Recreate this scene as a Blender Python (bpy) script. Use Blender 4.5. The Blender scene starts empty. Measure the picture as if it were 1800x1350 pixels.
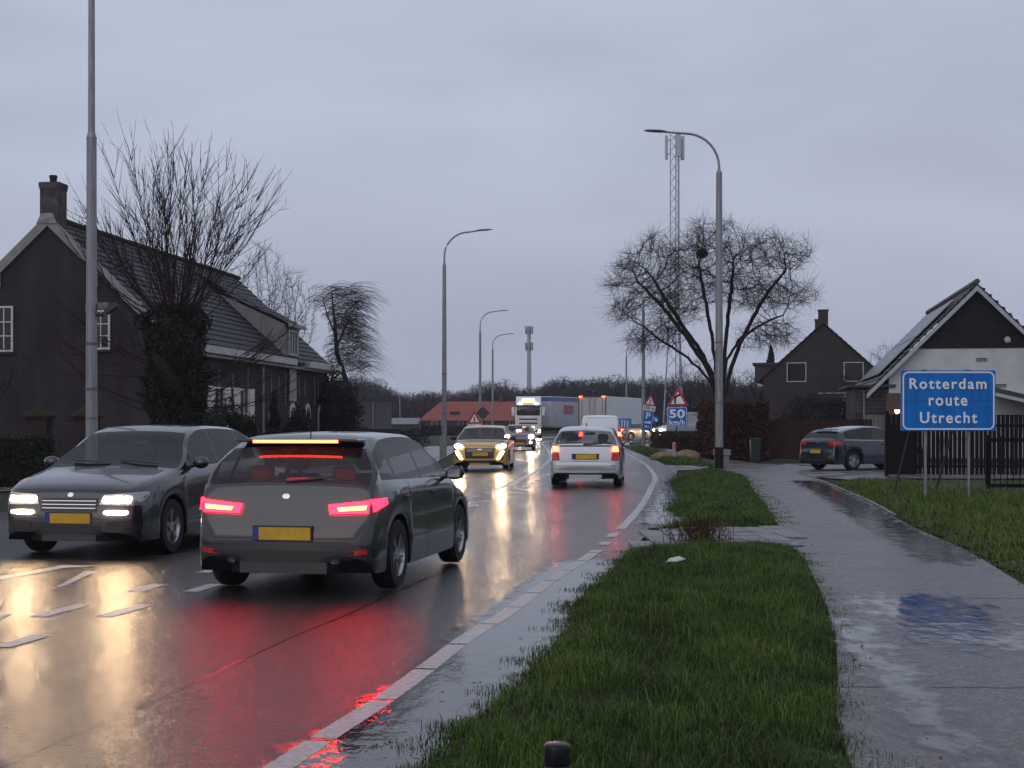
import bpy, bmesh, math, random
import numpy as np
from mathutils import Vector, Matrix
from mathutils.bvhtree import BVHTree
from mathutils.kdtree import KDTree
from mathutils.geometry import tessellate_polygon
R = math.radians
random.seed(7)
SC = bpy.context.scene
COL = SC.collection
# ---------------------------------------------------------------- camera
H = 1.53                      # eye height
FP = 2500.0                   # focal length in photo pixels (1800 wide)
cam = bpy.data.cameras.new('camera')
cam.sensor_width = 36.0
cam.lens = 50.0
cam.shift_y = 67.0/1800.0
cam.clip_start = 0.1
cam.clip_end = 3000
co = bpy.data.objects.new('camera', cam)
co.location = (0, 0, H)
co.rotation_euler = (R(90), 0, 0)
COL.objects.link(co)
SC.camera = co
# ---------------------------------------------------------------- light
SUN_EL, SUN_ROT = R(9), R(208)
w = bpy.data.worlds.new('World'); SC.world = w; w.use_nodes = True
nt = w.node_tree; N = nt.nodes; LK = nt.links
for n in list(N): N.remove(n)
out = N.new('ShaderNodeOutputWorld'); bg = N.new('ShaderNodeBackground')
sky = N.new('ShaderNodeTexSky'); sky.sky_type = 'NISHITA'; sky.sun_disc = False
sky.sun_elevation = SUN_EL; sky.sun_rotation = SUN_ROT; sky.dust_density = 4.0; sky.air_density = 1.5
tc = N.new('ShaderNodeTexCoord'); mp = N.new('ShaderNodeMapping')
mp.inputs['Scale'].default_value = (1.0, 1.0, 3.2)
mp.inputs['Rotation'].default_value = (0, R(14), 0)
nz = N.new('ShaderNodeTexNoise'); nz.inputs['Scale'].default_value = 2.6; nz.inputs['Detail'].default_value = 7; nz.inputs['Roughness'].default_value = .5; nz.inputs['Distortion'].default_value = .4
LK.new(tc.outputs['Generated'], mp.inputs['Vector']); LK.new(mp.outputs[0], nz.inputs['Vector'])
cr = N.new('ShaderNodeValToRGB')
cr.color_ramp.elements[0].position = .36; cr.color_ramp.elements[0].color = (.335, .368, .465, 1)
cr.color_ramp.elements[1].position = .66; cr.color_ramp.elements[1].color = (.41, .447, .56, 1)
LK.new(nz.outputs['Fac'], cr.inputs['Fac'])
vm = N.new('ShaderNodeVectorMath'); vm.operation = 'SCALE'; vm.inputs['Scale'].default_value = 13.7
LK.new(cr.outputs['Color'], vm.inputs[0])
mx = N.new('ShaderNodeMixRGB'); mx.inputs['Fac'].default_value = .93
LK.new(sky.outputs[0], mx.inputs['Color1']); LK.new(vm.outputs[0], mx.inputs['Color2'])
LK.new(mx.outputs[0], bg.inputs['Color']); bg.inputs['Strength'].default_value = .1
LK.new(bg.outputs[0], out.inputs['Surface'])
sd = bpy.data.lights.new('sun', 'SUN'); sd.energy = .5; sd.angle = R(55); sd.color = (1, .97, .95)
so = bpy.data.objects.new('sun', sd); COL.objects.link(so)
so.rotation_euler = (R(90)-R(32), 0, R(-28))
SC.view_settings.view_transform = 'Standard'; SC.view_settings.look = 'None'
SC.view_settings.exposure = 0; SC.view_settings.gamma = 1
SC.cycles.use_denoising = True
SC.cycles.max_bounces = 6; SC.cycles.diffuse_bounces = 2; SC.cycles.glossy_bounces = 4
SC.cycles.transmission_bounces = 4; SC.cycles.transparent_max_bounces = 10; SC.cycles.volume_bounces = 0
SC.cycles.caustics_reflective = False; SC.cycles.caustics_refractive = False
SC.cycles.sample_clamp_indirect = 30.0
# ---------------------------------------------------------------- pixel helpers
def G(px, py, z=0.0):
    s = (py-742.0)/(H-z); return ((px-900.0)/s, FP/s)
def X(px, Y): return (px-900.0)*Y/FP
def Z(py, Y): return H+(742.0-py)*Y/FP
# ---------------------------------------------------------------- materials
MATS = {}
def mat(name, col, rough=.6, metal=0.0, spec=.5, emit=None, es=0.0, var=.0, vscale=3.0, bump=0.0, bscale=20.0,
        rvar=0.0, alpha=1.0, coat=0.0, vstretch=(1, 1, 1), col2=None, aniso=None):
    if name in MATS: return MATS[name]
    if rough >= .45 and spec == .5 and metal < .2: spec = .14
    m = bpy.data.materials.new(name); m.use_nodes = True
    n = m.node_tree.nodes; l = m.node_tree.links
    b = n['Principled BSDF']
    c = (*col, 1) if len(col) == 3 else col
    b.inputs['Base Color'].default_value = c
    b.inputs['Roughness'].default_value = rough
    b.inputs['Metallic'].default_value = metal
    b.inputs['Specular IOR Level'].default_value = spec
    if coat: b.inputs['Coat Weight'].default_value = coat; b.inputs['Coat Roughness'].default_value = .06
    if emit: b.inputs['Emission Color'].default_value = (*emit, 1); b.inputs['Emission Strength'].default_value = es
    if alpha < 1: b.inputs['Alpha'].default_value = alpha
    t = n.new('ShaderNodeTexCoord'); mpn = n.new('ShaderNodeMapping'); mpn.inputs['Scale'].default_value = vstretch
    l.new(t.outputs['Object'], mpn.inputs['Vector'])
    if var or rvar or col2:
        z = n.new('ShaderNodeTexNoise'); z.inputs['Scale'].default_value = vscale; z.inputs['Detail'].default_value = 6
        z.inputs['Roughness'].default_value = .6
        l.new(mpn.outputs[0], z.inputs['Vector'])
        if var or col2:
            r = n.new('ShaderNodeValToRGB'); e = r.color_ramp.elements
            e[0].position = .32; e[1].position = .68
            if col2: e[0].color = c; e[1].color = (*col2, 1)
            else:
                e[0].color = (*[v*(1-var) for v in c[:3]], 1); e[1].color = (*[min(1, v*(1+var)) for v in c[:3]], 1)
            l.new(z.outputs['Fac'], r.inputs['Fac']); l.new(r.outputs['Color'], b.inputs['Base Color'])
        if rvar:
            q = n.new('ShaderNodeMapRange'); q.inputs['From Min'].default_value = .3; q.inputs['From Max'].default_value = .7
            q.inputs['To Min'].default_value = max(.02, rough-rvar); q.inputs['To Max'].default_value = min(1, rough+rvar)
            l.new(z.outputs['Fac'], q.inputs['Value']); l.new(q.outputs[0], b.inputs['Roughness'])
    if bump:
        z2 = n.new('ShaderNodeTexNoise'); z2.inputs['Scale'].default_value = bscale; z2.inputs['Detail'].default_value = 5
        l.new(mpn.outputs[0], z2.inputs['Vector'])
        bp = n.new('ShaderNodeBump'); bp.inputs['Strength'].default_value = bump; bp.inputs['Distance'].default_value = .02
        l.new(z2.outputs['Fac'], bp.inputs['Height']); l.new(bp.outputs[0], b.inputs['Normal'])
    MATS[name] = m
    return m
# ---------------------------------------------------------------- mesh builder
class MB:
    def __init__(s): s.v = []; s.f = []
    def add(s, vs, fs):
        o = len(s.v); s.v.extend([tuple(p) for p in vs]); s.f.extend([tuple(i+o for i in f) for f in fs]); return s
    def box(s, x0, x1, y0, y1, z0, z1, m=None):
        vs = [(x, y, z) for x in (x0, x1) for y in (y0, y1) for z in (z0, z1)]
        if m is not None: vs = [m @ Vector(p) for p in vs]
        return s.add(vs, [(0, 1, 3, 2), (4, 6, 7, 5), (0, 4, 5, 1), (2, 3, 7, 6), (0, 2, 6, 4), (1, 5, 7, 3)])
    def cbox(s, x0, x1, y0, y1, z0, z1, b=.02, m=None, seg=1):
        bm = bmesh.new(); bmesh.ops.create_cube(bm, size=1)
        for v in bm.verts:
            v.co = ((x0+x1)/2+v.co.x*(x1-x0), (y0+y1)/2+v.co.y*(y1-y0), (z0+z1)/2+v.co.z*(z1-z0))
        bmesh.ops.bevel(bm, geom=list(bm.edges), offset=b, segments=seg, affect='EDGES', profile=.5)
        bm.verts.index_update()
        s.add([(m @ v.co) if m is not None else tuple(v.co) for v in bm.verts], [[v.index for v in f.verts] for f in bm.faces]); bm.free(); return s
    def tube(s, pts, rad, n=8, cap=True):
        pts = [Vector(p) for p in pts]
        if not isinstance(rad, (list, tuple)): rad = [rad]*len(pts)
        vs = []; fs = []
        for i, p in enumerate(pts):
            d = (pts[min(i+1, len(pts)-1)]-pts[max(i-1, 0)]).normalized()
            a = d.cross(Vector((0, 0, 1)) if abs(d.z) < .9 else Vector((1, 0, 0))).normalized(); b = d.cross(a)
            for k in range(n):
                t = 2*math.pi*k/n; vs.append(p+(a*math.cos(t)+b*math.sin(t))*rad[i])
        for i in range(len(pts)-1):
            for k in range(n):
                k2 = (k+1) % n; fs.append((i*n+k, i*n+k2, (i+1)*n+k2, (i+1)*n+k))
        if cap: fs.append(tuple(range(n))); fs.append(tuple((len(pts)-1)*n+k for k in reversed(range(n))))
        return s.add(vs, fs)
    def prism(s, poly, d0, d1, plane='xz'):
        # polygon in plane, extruded along the third axis from d0 to d1
        n = len(poly)
        def mk(a, b, d): return (a, d, b) if plane == 'xz' else ((d, a, b) if plane == 'yz' else (a, b, d))
        vs = [mk(a, b, d0) for a, b in poly]+[mk(a, b, d1) for a, b in poly]
        tri = tessellate_polygon([[Vector((a, b, 0)) for a, b in poly]])
        fs = [tuple(t) for t in tri]+[tuple(i+n for i in reversed(t)) for t in tri]
        fs += [(i, (i+1) % n, (i+1) % n+n, i+n) for i in range(n)]
        return s.add(vs, fs)
    def lathe(s, prof, n=24, m=None):
        vs = []; fs = []
        for r, z in prof:
            for k in range(n):
                t = 2*math.pi*k/n; p = Vector((r*math.cos(t), r*math.sin(t), z)); vs.append(m @ p if m is not None else p)
        for i in range(len(prof)-1):
            for k in range(n):
                k2 = (k+1) % n; fs.append((i*n+k, i*n+k2, (i+1)*n+k2, (i+1)*n+k))
        return s.add(vs, fs)
    def build(s, name, m=None, parent=None, smooth=None, fix=True):
        me = bpy.data.meshes.new(name); me.from_pydata(s.v, [], s.f)
        if fix and len(s.f) < 60000:
            bm = bmesh.new(); bm.from_mesh(me); bmesh.ops.recalc_face_normals(bm, faces=list(bm.faces)); bm.to_mesh(me); bm.free()
        if m: me.materials.append(m)
        if smooth is not None:
            me.shade_smooth(); me.set_sharp_from_angle(angle=R(smooth))
        o = bpy.data.objects.new(name, me); COL.objects.link(o)
        if parent: o.parent = parent
        return o
def tag(o, label=None, cat=None, group=None, kind=None):
    if label: o['label'] = label
    if cat: o['category'] = cat
    if group: o['group'] = group
    if kind: o['kind'] = kind
    return o
def thing(name, label, cat, loc=(0, 0, 0), rz=0.0, group=None):
    o = bpy.data.objects.new(name, None); COL.objects.link(o); o.location = loc; o.rotation_euler = (0, 0, rz)
    return tag(o, label, cat, group)
def text(body, name, parent, x, y, z, width, height, m, bold=.0, rot=(R(90), 0, 0), spacing=1.05, label=None):
    c = bpy.data.curves.new(name, 'FONT'); c.body = body; c.align_x = 'CENTER'; c.align_y = 'BOTTOM'
    c.size = 1.0; c.offset = bold; c.extrude = .004; c.space_character = spacing; c.materials.append(m)
    o = bpy.data.objects.new(name, c); COL.objects.link(o); bpy.context.view_layer.update()
    me = bpy.data.meshes.new_from_object(o); bpy.data.objects.remove(o); o = bpy.data.objects.new(name, me); COL.objects.link(o)
    bb = [Vector(v) for v in o.bound_box]
    w0 = max(v.x for v in bb)-min(v.x for v in bb); h0 = max(v.y for v in bb)-min(v.y for v in bb); cx = (max(v.x for v in bb)+min(v.x for v in bb))/2; y0 = min(v.y for v in bb)
    o.parent = parent; o.rotation_euler = rot; sx = width/w0; sy = height/h0
    o.scale = (sx, sy, 1); M = Matrix.Rotation(rot[0], 3, 'X')
    off = M @ Vector((cx*sx, y0*sy, 0)); o.location = (x-off.x, y-off.y, z-off.z)
    return o
def pchip(xs, ys):
    xs = np.array(xs, float); ys = np.array(ys, float); h = np.diff(xs); d = np.diff(ys)/h
    m = np.zeros(len(xs)); m[0] = d[0]; m[-1] = d[-1]
    for i in range(1, len(xs)-1):
        if d[i-1]*d[i] > 0:
            w1 = 2*h[i]+h[i-1]; w2 = h[i]+2*h[i-1]; m[i] = (w1+w2)/(w1/d[i-1]+w2/d[i])
    def f(x):
        x = min(max(x, xs[0]), xs[-1]); i = min(int(np.searchsorted(xs, x, 'right'))-1, len(xs)-2); t = (x-xs[i])/h[i]
        return float((2*t**3-3*t*t+1)*ys[i]+(t**3-2*t*t+t)*h[i]*m[i]+(-2*t**3+3*t*t)*ys[i+1]+(t**3-t*t)*h[i]*m[i+1])
    return f
def smooth_line(pts, step=1.0):
    pts = [Vector((*p, 0)) for p in pts]; outp = []
    for i in range(len(pts)-1):
        p0 = pts[max(i-1, 0)]; p1 = pts[i]; p2 = pts[i+1]; p3 = pts[min(i+2, len(pts)-1)]
        n = max(2, int((p2-p1).length/step))
        for k in range(n):
            t = k/n
            outp.append(.5*((2*p1)+(-p0+p2)*t+(2*p0-5*p1+4*p2-p3)*t*t+(-p0+3*p1-3*p2+p3)*t**3))
    outp.append(pts[-1]); return [(p.x, p.y) for p in outp]
def grid_noise(x, y, s=0):
    return (math.sin(x*1.7+s)+math.sin(y*2.3+s*1.7)+math.sin((x+y)*3.1+s*.6)+math.sin((x-y)*5.3+s))/4
# ================================================================ GROUND, ROAD, PATHS
def wet_mat(name, c1, c2, rlo, rhi, scale=.9, stretch=(1, 1, 1), grain=220, gb=.35, puddle=.5, joints=0.0, spec=.5, pebb=.25, soft=.07):
    m = bpy.data.materials.new(name); m.use_nodes = True; n = m.node_tree.nodes; l = m.node_tree.links; b = n['Principled BSDF']
    b.inputs['Specular IOR Level'].default_value = spec
    t = n.new('ShaderNodeTexCoord'); mpn = n.new('ShaderNodeMapping'); mpn.inputs['Scale'].default_value = stretch
    l.new(t.outputs['Object'], mpn.inputs['Vector'])
    big = n.new('ShaderNodeTexNoise'); big.inputs['Scale'].default_value = scale; big.inputs['Detail'].default_value = 7; big.inputs['Roughness'].default_value = .62
    l.new(mpn.outputs[0], big.inputs['Vector'])
    fine = n.new('ShaderNodeTexNoise'); fine.inputs['Scale'].default_value = grain; fine.inputs['Detail'].default_value = 3
    l.new(t.outputs['Object'], fine.inputs['Vector'])
    vor = n.new('ShaderNodeTexVoronoi'); vor.inputs['Scale'].default_value = grain*.45
    l.new(t.outputs['Object'], vor.inputs['Vector'])
    # colour
    r = n.new('ShaderNodeValToRGB'); e = r.color_ramp.elements; e[0].position = .35; e[0].color = (*c1, 1); e[1].position = .65; e[1].color = (*c2, 1)
    l.new(big.outputs['Fac'], r.inputs['Fac'])
    mixc = n.new('ShaderNodeMixRGB'); mixc.blend_type = 'MULTIPLY'; mixc.inputs['Fac'].default_value = .8
    fr = n.new('ShaderNodeValToRGB'); fr.color_ramp.elements[0].color = (.45, .45, .45, 1); fr.color_ramp.elements[1].color = (1.6, 1.6, 1.6, 1); fr.color_ramp.elements[0].position = .3; fr.color_ramp.elements[1].position = .7
    l.new(fine.outputs['Fac'], fr.inputs['Fac']); l.new(r.outputs[0], mixc.inputs['Color1']); l.new(fr.outputs[0], mixc.inputs['Color2'])
    # pale stone specks
    sp = n.new('ShaderNodeMath'); sp.operation = 'LESS_THAN'; sp.inputs[1].default_value = pebb
    l.new(vor.outputs['Color'], sp.inputs[0])
    mixp = n.new('ShaderNodeMixRGB'); l.new(mixc.outputs[0], mixp.inputs['Color1']); mixp.inputs['Color2'].default_value = (*[min(1, v*2.2) for v in c2], 1)
    spm = n.new('ShaderNodeMath'); spm.operation = 'MULTIPLY'; spm.inputs[1].default_value = .55; l.new(sp.outputs[0], spm.inputs[0]); l.new(spm.outputs[0], mixp.inputs['Fac'])
    last = mixp.outputs[0]
    # standing water factor
    pud = n.new('ShaderNodeMapRange'); pud.inputs['From Min'].default_value = puddle-soft; pud.inputs['From Max'].default_value = puddle+soft
    pud.inputs['To Min'].default_value = 0; pud.inputs['To Max'].default_value = 1
    l.new(big.outputs['Fac'], pud.inputs['Value'])
    rr = n.new('ShaderNodeMapRange'); rr.inputs['To Min'].default_value = rlo; rr.inputs['To Max'].default_value = rhi; l.new(pud.outputs[0], rr.inputs['Value'])
    l.new(rr.outputs[0], b.inputs['Roughness'])
    bs = n.new('ShaderNodeMapRange'); bs.inputs['To Min'].default_value = gb*.3; bs.inputs['To Max'].default_value = gb; l.new(pud.outputs[0], bs.inputs['Value'])
    hsum = n.new('ShaderNodeMath'); hsum.operation = 'ADD'; l.new(fine.outputs['Fac'], hsum.inputs[0]); l.new(vor.outputs['Distance'], hsum.inputs[1])
    mid = n.new('ShaderNodeTexNoise'); mid.inputs['Scale'].default_value = 16; mid.inputs['Detail'].default_value = 4; mid.inputs['Roughness'].default_value = .7; l.new(t.outputs['Object'], mid.inputs['Vector'])
    hs2 = n.new('ShaderNodeMath'); hs2.operation = 'MULTIPLY_ADD'; hs2.inputs[1].default_value = 1.6; l.new(mid.outputs['Fac'], hs2.inputs[0]); l.new(hsum.outputs[0], hs2.inputs[2]); hsum = hs2
    bp = n.new('ShaderNodeBump'); bp.inputs['Distance'].default_value = .009; l.new(bs.outputs[0], bp.inputs['Strength']); l.new(hsum.outputs[0], bp.inputs['Height'])
    nrm = bp.outputs[0]
    if joints:
        sep = n.new('ShaderNodeSeparateXYZ'); l.new(t.outputs['Object'], sep.inputs[0])
        wob = n.new('ShaderNodeTexNoise'); wob.inputs['Scale'].default_value = 1.3; l.new(t.outputs['Object'], wob.inputs['Vector'])
        a1 = n.new('ShaderNodeMath'); a1.operation = 'MULTIPLY_ADD'; a1.inputs[1].default_value = .12; l.new(wob.outputs['Fac'], a1.inputs[0]); l.new(sep.outputs['Y'], a1.inputs[2])
        md = n.new('ShaderNodeMath'); md.operation = 'PINGPONG'; md.inputs[1].default_value = joints/2; l.new(a1.outputs[0], md.inputs[0])
        lt = n.new('ShaderNodeMapRange'); lt.inputs['From Min'].default_value = .012; lt.inputs['From Max'].default_value = .035; lt.inputs['To Min'].default_value = .25; lt.inputs['To Max'].default_value = 1; l.new(md.outputs[0], lt.inputs['Value'])
        mj = n.new('ShaderNodeMixRGB'); mj.blend_type = 'MULTIPLY'; mj.inputs['Fac'].default_value = 1; l.new(last, mj.inputs['Color1']); l.new(lt.outputs[0], mj.inputs['Color2'])
        last = mj.outputs[0]
        sm = n.new('ShaderNodeMath'); sm.operation = 'MULTIPLY'; sm.inputs[1].default_value = spec; l.new(lt.outputs[0], sm.inputs[0]); l.new(sm.outputs[0], b.inputs['Specular IOR Level'])
    l.new(last, b.inputs['Base Color']); l.new(nrm, b.inputs['Normal'])
    MATS[name] = m; return m
ASPHALT = wet_mat('wet_asphalt', (.022, .019, .021), (.036, .031, .033), .15, .30, scale=.45, stretch=(1.3, .22, 1), grain=85, gb=1.0, puddle=.5, spec=.6, pebb=.22, soft=.22)
PATHM = wet_mat('wet_path', (.085, .073, .075), (.125, .108, .108), .12, .40, scale=.9, stretch=(.6, .85, 1), grain=110, gb=.9, soft=.16, puddle=.46, joints=4.1, spec=.42)
PAVER = wet_mat('wet_paving', (.10, .09, .095), (.16, .145, .15), .08, .4, scale=1.2, grain=120, gb=.5, puddle=.47, spec=.45)
SOIL = mat('wet_soil', (.022, .016, .013), .42, var=.5, vscale=6, bump=.9, bscale=35)
TURF = mat('turf_base', (.014, .02, .008), .7, col2=(.03, .045, .012), vscale=5, bump=1, bscale=60)
PAINT = mat('road_paint', (.40, .40, .39), .42, var=.35, vscale=24, bump=.35, bscale=160, rvar=.08)
CURB = mat('kerb_stone', (.17, .16, .165), .45, var=.3, vscale=9, bump=.3)

def sheet(name, pts, z, m, kind='structure', step=None):
    tri = tessellate_polygon([[Vector((a, b, 0)) for a, b in pts]])
    mb = MB().add([(a, b, z) for a, b in pts], tri); o = mb.build(name, m)
    if o.data.polygons and o.data.polygons[0].normal.z < 0: o.data.flip_normals()
    return tag(o, kind=kind)
sheet('ground', [(-620, -60), (620, -60), (620, 900), (-620, 900)], -.03, TURF)
# right edge of asphalt, edge line, centre
RA = [(-4.0, -12), (-2.3, -2), (-.42, 6.29), (0, 8.35), (.40, 10.99), (.83, 13.76), (1.44, 17.15), (1.98, 20.3), (2.72, 25.8), (3.8, 33.8), (4.72, 41.1), (5.55, 52.4), (6.07, 65.9), (6.54, 79.7), (7.3, 95), (8.6, 108), (12.5, 117), (20, 125), (40, 140), (90, 165)]
LA = [(-16, -12), (-14.5, 0), (-13.5, 12), (-13, 18), (-9.5, 23), (-6, 28), (-3.7, 34), (-2.35, 44.5), (-1.9, 60), (-1.8, 80), (-2.2, 100), (-3.4, 118), (-2.5, 132), (2, 146), (12, 158), (40, 178), (85, 205)]
RAs, LAs = smooth_line(RA, 2), smooth_line(LA, 2)
sheet('road', RAs+LAs[::-1], 0.0, ASPHALT)
EL = [(-2.95, -4), (-1.95, 1.5), (-1.03, 6.29), (-.70, 7.87), (-.51, 8.96), (-.345, 9.94), (-.19, 10.7), (-.04, 11.4), (.38, 13.76), (.97, 16.7), (1.36, 19.2), (1.70, 21.3), (2.42, 26.4), (3.3, 33.6), (4.0, 39.8), (4.68, 49), (4.98, 54.6), (5.45, 66), (5.9, 80), (6.6, 95), (8.0, 109), (12, 118.5), (20, 126.5)]
CI = [(-5.2, 0), (-4.4, 4.5), (-3.43, 9.86), (-3.18, 11.3), (-2.93, 12.6), (-2.2, 17), (-1.2, 23), (-.55, 27.2), (.09, 31.4), (.75, 38), (1.28, 44), (1.75, 52), (2.2, 62), (2.45, 75), (2.6, 90), (2.9, 108), (4.5, 122), (9, 134), (20, 144)]
CO = [(x-.52, y) for x, y in CI]
def ribbon(mb, line, w, z, y0=-1e9, y1=1e9, dash=None, cut=None, step=.15):
    pts = smooth_line(line, step)
    run = 0.0; seg = []
    segs = []
    for i in range(len(pts)):
        if i: run += math.hypot(pts[i][0]-pts[i-1][0], pts[i][1]-pts[i-1][1])
        on = y0 <= pts[i][1] <= y1
        if dash: on = on and (run % dash[1]) < dash[0]
        if cut and any(a <= pts[i][1] <= b for a, b in cut): on = False
        if on: seg.append(pts[i])
        else:
            if len(seg) > 1: segs.append(seg)
            seg = []
    if len(seg) > 1: segs.append(seg)
    for sg in segs:
        if len(sg) < 2: continue
        vs = []
        for i, p in enumerate(sg):
            q0 = sg[max(i-1, 0)]; q1 = sg[min(i+1, len(sg)-1)]; d = Vector((q1[0]-q0[0], q1[1]-q0[1])).normalized()
            jx = random.uniform(-.004, .004)
            vs.append((p[0]-d.y*(w/2+jx), p[1]+d.x*(w/2+jx), z)); vs.append((p[0]+d.y*(w/2+jx), p[1]-d.x*(w/2+jx), z))
        mb.add(vs, [(2*i, 2*i+1, 2*i+3, 2*i+2) for i in range(len(sg)-1)])
mb = MB()
# the right edge line: laid slabs of paint with thin dark seams, then dashes, then solid round the bend
seams = []; y = -2.0
while y < 17.0: seams.append((y, y+.035)); y += .98
ribbon(mb, EL, .135, .004, -4, 17.0, cut=seams, step=.012)
ribbon(mb, EL, .135, .004, 17.55, 18.25); ribbon(mb, EL, .135, .004, 18.9, 19.7); ribbon(mb, EL, .135, .004, 20.3, 150)
ribbon(mb, CI, .14, .004, 3, 48, dash=(.8, 1.62)); ribbon(mb, CO, .14, .004, 3, 33, dash=(.8, 1.62))
ribbon(mb, CO, .15, .004, 33, 150)
for q in ([(95, 1035), (115, 1030), (168, 1005), (150, 1004)], [(0, 1021), (110, 999), (170, 995), (110, 994), (0, 1015)], [(-60, 1100), (0, 1090), (22, 1079), (-20, 1086)]):
    p = [G(a, b) for a, b in q]; mb.add([(a, b, .004) for a, b in p], [tuple(range(len(p)))])
ribbon(mb, [(a+.35, b) for a, b in LA[6:]], .13, .004, 34, 120)
tag(mb.build('road_markings', PAINT), kind='structure')
# drainage gully seam and tar joints along the lanes
mb = MB(); ribbon(mb, [(a+.95, b) for a, b in EL[1:14]], .012, .003, 3, 22); ribbon(mb, [(a-1.25, b) for a, b in EL[1:18]], .014, .003, 3, 50)
tag(mb.build('road_seams', mat('tar', (.012, .011, .012), .25)), kind='structure')
# cycle path
PL = [(1.35, 3), (1.50, 6.29), (1.90, 8.3), (2.32, 10.2), (2.62, 11.9), (3.2, 15.5), (3.48, 17.9), (4.2, 22.9), (5.47, 32.4), (6.5, 39.8), (6.75, 46), (7.2, 54), (7.55, 66), (7.9, 80), (8.6, 93), (9.5, 100)]
PR = [(3.4, 3), (3.9, 7), (4.2, 10), (4.78, 13.3), (5.37, 16.8), (5.85, 20.9), (6.87, 27.7), (7.79, 35.4), (8.69, 43.5), (8.95, 49), (9.0, 60), (9.5, 75), (10.4, 90), (12, 100)]
PLs, PRs = smooth_line(PL, 1), smooth_line(PR, 1)
sheet('cycle_path', PLs+PRs[::-1], .012, PATHM)
mb = MB(); ribbon(mb, [(a+.05, b) for a, b in PR], .07, .022, 23, 44)
tag(mb.build('path_kerb', CURB), kind='structure')
# driveway for the parked car, and the paved crossing strips in the verge
sheet('driveway', [(7.6, 41.3), (8.5, 39.0), (9.2, 37.2), (17.5, 36.5), (18, 52), (9.0, 52), (8.9, 46)], .006, PAVER)
def paver_strip(name, poly, z):
    mb = MB(); xs = [p[0] for p in poly]; ys = [p[1] for p in poly]
    def inside(x, y):
        c = False; n = len(poly)
        for i in range(n):
            x1, y1 = poly[i]; x2, y2 = poly[(i+1) % n]
            if (y1 > y) != (y2 > y) and x < (x2-x1)*(y-y1)/(y2-y1)+x1: c = not c
        return c
    y = min(ys)
    while y < max(ys):
        x = min(xs)
        while x < max(xs):
            if inside(x+.15, y+.15): 
                dz = random.uniform(0, .008); mb.box(x+.004, x+.292, y+.004, y+.292, z-.04, z+dz)
            x += .30
        y += .30
    return tag(mb.build(name, PAVER), kind='structure')
paver_strip('pavement', [(1.45, 17.0), (1.95, 20.0), (4.0, 20.6), (3.5, 17.3)], .03)
sheet('pavement_apron', [(3.9, 34), (4.72, 41.1), (5.4, 50), (6.9, 50), (6.35, 46), (5.2, 44.8)], .008, PAVER)
sheet('shoulder', [(1.95, 20.4), (2.72, 25.8), (3.8, 33.8), (4.4, 38), (4.6, 38), (3.7, 30), (3.0, 24.5), (2.8, 20.6)], .009, PAVER)
# path and verge on the far left side of the road
sheet('footpath', smooth_line([(-3.4, 40), (-2.9, 50), (-2.9, 62), (-3.1, 90)], 3)+smooth_line([(-5.3, 90), (-5.2, 62), (-6, 50), (-14, 42), (-30, 36), (-30, 33), (-14, 38)], 3), .01, PATHM)
sheet('forecourt', [(-40, 28), (-14, 28), (-10, 33), (-9, 42), (-9, 44), (-40, 44)], .004, PAVER)

# standing water along the verge, on the path and in the low spots
WATER = mat('puddle_water', (.014, .012, .013), .05, spec=.5, bump=.22, bscale=9, vstretch=(1, .5, 1))
n_ = WATER.node_tree.nodes; l_ = WATER.node_tree.links; at_ = n_.new('ShaderNodeAttribute'); at_.attribute_name = 'fade'; tc_ = n_.new('ShaderNodeTexCoord'); mz = n_.new('ShaderNodeMapping'); mz.inputs['Scale'].default_value = (1.6, .9, 1); nzz = n_.new('ShaderNodeTexNoise')
nzz.inputs['Scale'].default_value = 3.2; nzz.inputs['Detail'].default_value = 8; nzz.inputs['Roughness'].default_value = .65; l_.new(tc_.outputs['Object'], mz.inputs[0]); l_.new(mz.outputs[0], nzz.inputs['Vector'])
m1 = n_.new('ShaderNodeMath'); m1.operation = 'MULTIPLY_ADD'; m1.inputs[1].default_value = 1.9; m1.inputs[2].default_value = -1.0; l_.new(nzz.outputs['Fac'], m1.inputs[0])
m2_ = n_.new('ShaderNodeMath'); m2_.operation = 'ADD'; l_.new(m1.outputs[0], m2_.inputs[0]); l_.new(at_.outputs['Fac'], m2_.inputs[1])
m3 = n_.new('ShaderNodeMapRange'); m3.interpolation_type = 'SMOOTHSTEP'; m3.inputs['From Min'].default_value = .30; m3.inputs['From Max'].default_value = .85; l_.new(m2_.outputs[0], m3.inputs['Value'])
m4 = n_.new('ShaderNodeMath'); m4.operation = 'MULTIPLY'; l_.new(m3.outputs[0], m4.inputs[0]); m5 = n_.new('ShaderNodeMath'); m5.operation = 'MULTIPLY'; m5.inputs[1].default_value = 4; m5.use_clamp = True; l_.new(at_.outputs['Fac'], m5.inputs[0]); l_.new(m5.outputs[0], m4.inputs[1])
l_.new(m4.outputs[0], n_['Principled BSDF'].inputs['Alpha'])
def puddle(line, wl, wr, z, y0, y1, seed=1, amp=1.0):
    pts = [p for p in smooth_line(line, .15) if y0 <= p[1] <= y1]; n = len(pts); m = 9; vs = []; fd = []
    for i, (x, y) in enumerate(pts):
        e = min(1, i/8, (n-1-i)/8)
        for k in range(m):
            u = k/(m-1); vs.append((x-wl+(wl+wr)*u, y, z)); fd.append(max(0, amp*e*math.sin(math.pi*u)))
    o = MB().add(vs, [(i*m+k, i*m+k+1, (i+1)*m+k+1, (i+1)*m+k) for i in range(n-1) for k in range(m-1)]).build('puddle', WATER, fix=False)
    a = o.data.attributes.new('fade', 'FLOAT', 'POINT'); a.data.foreach_set('value', fd)
    return tag(o, kind='structure')
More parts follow.
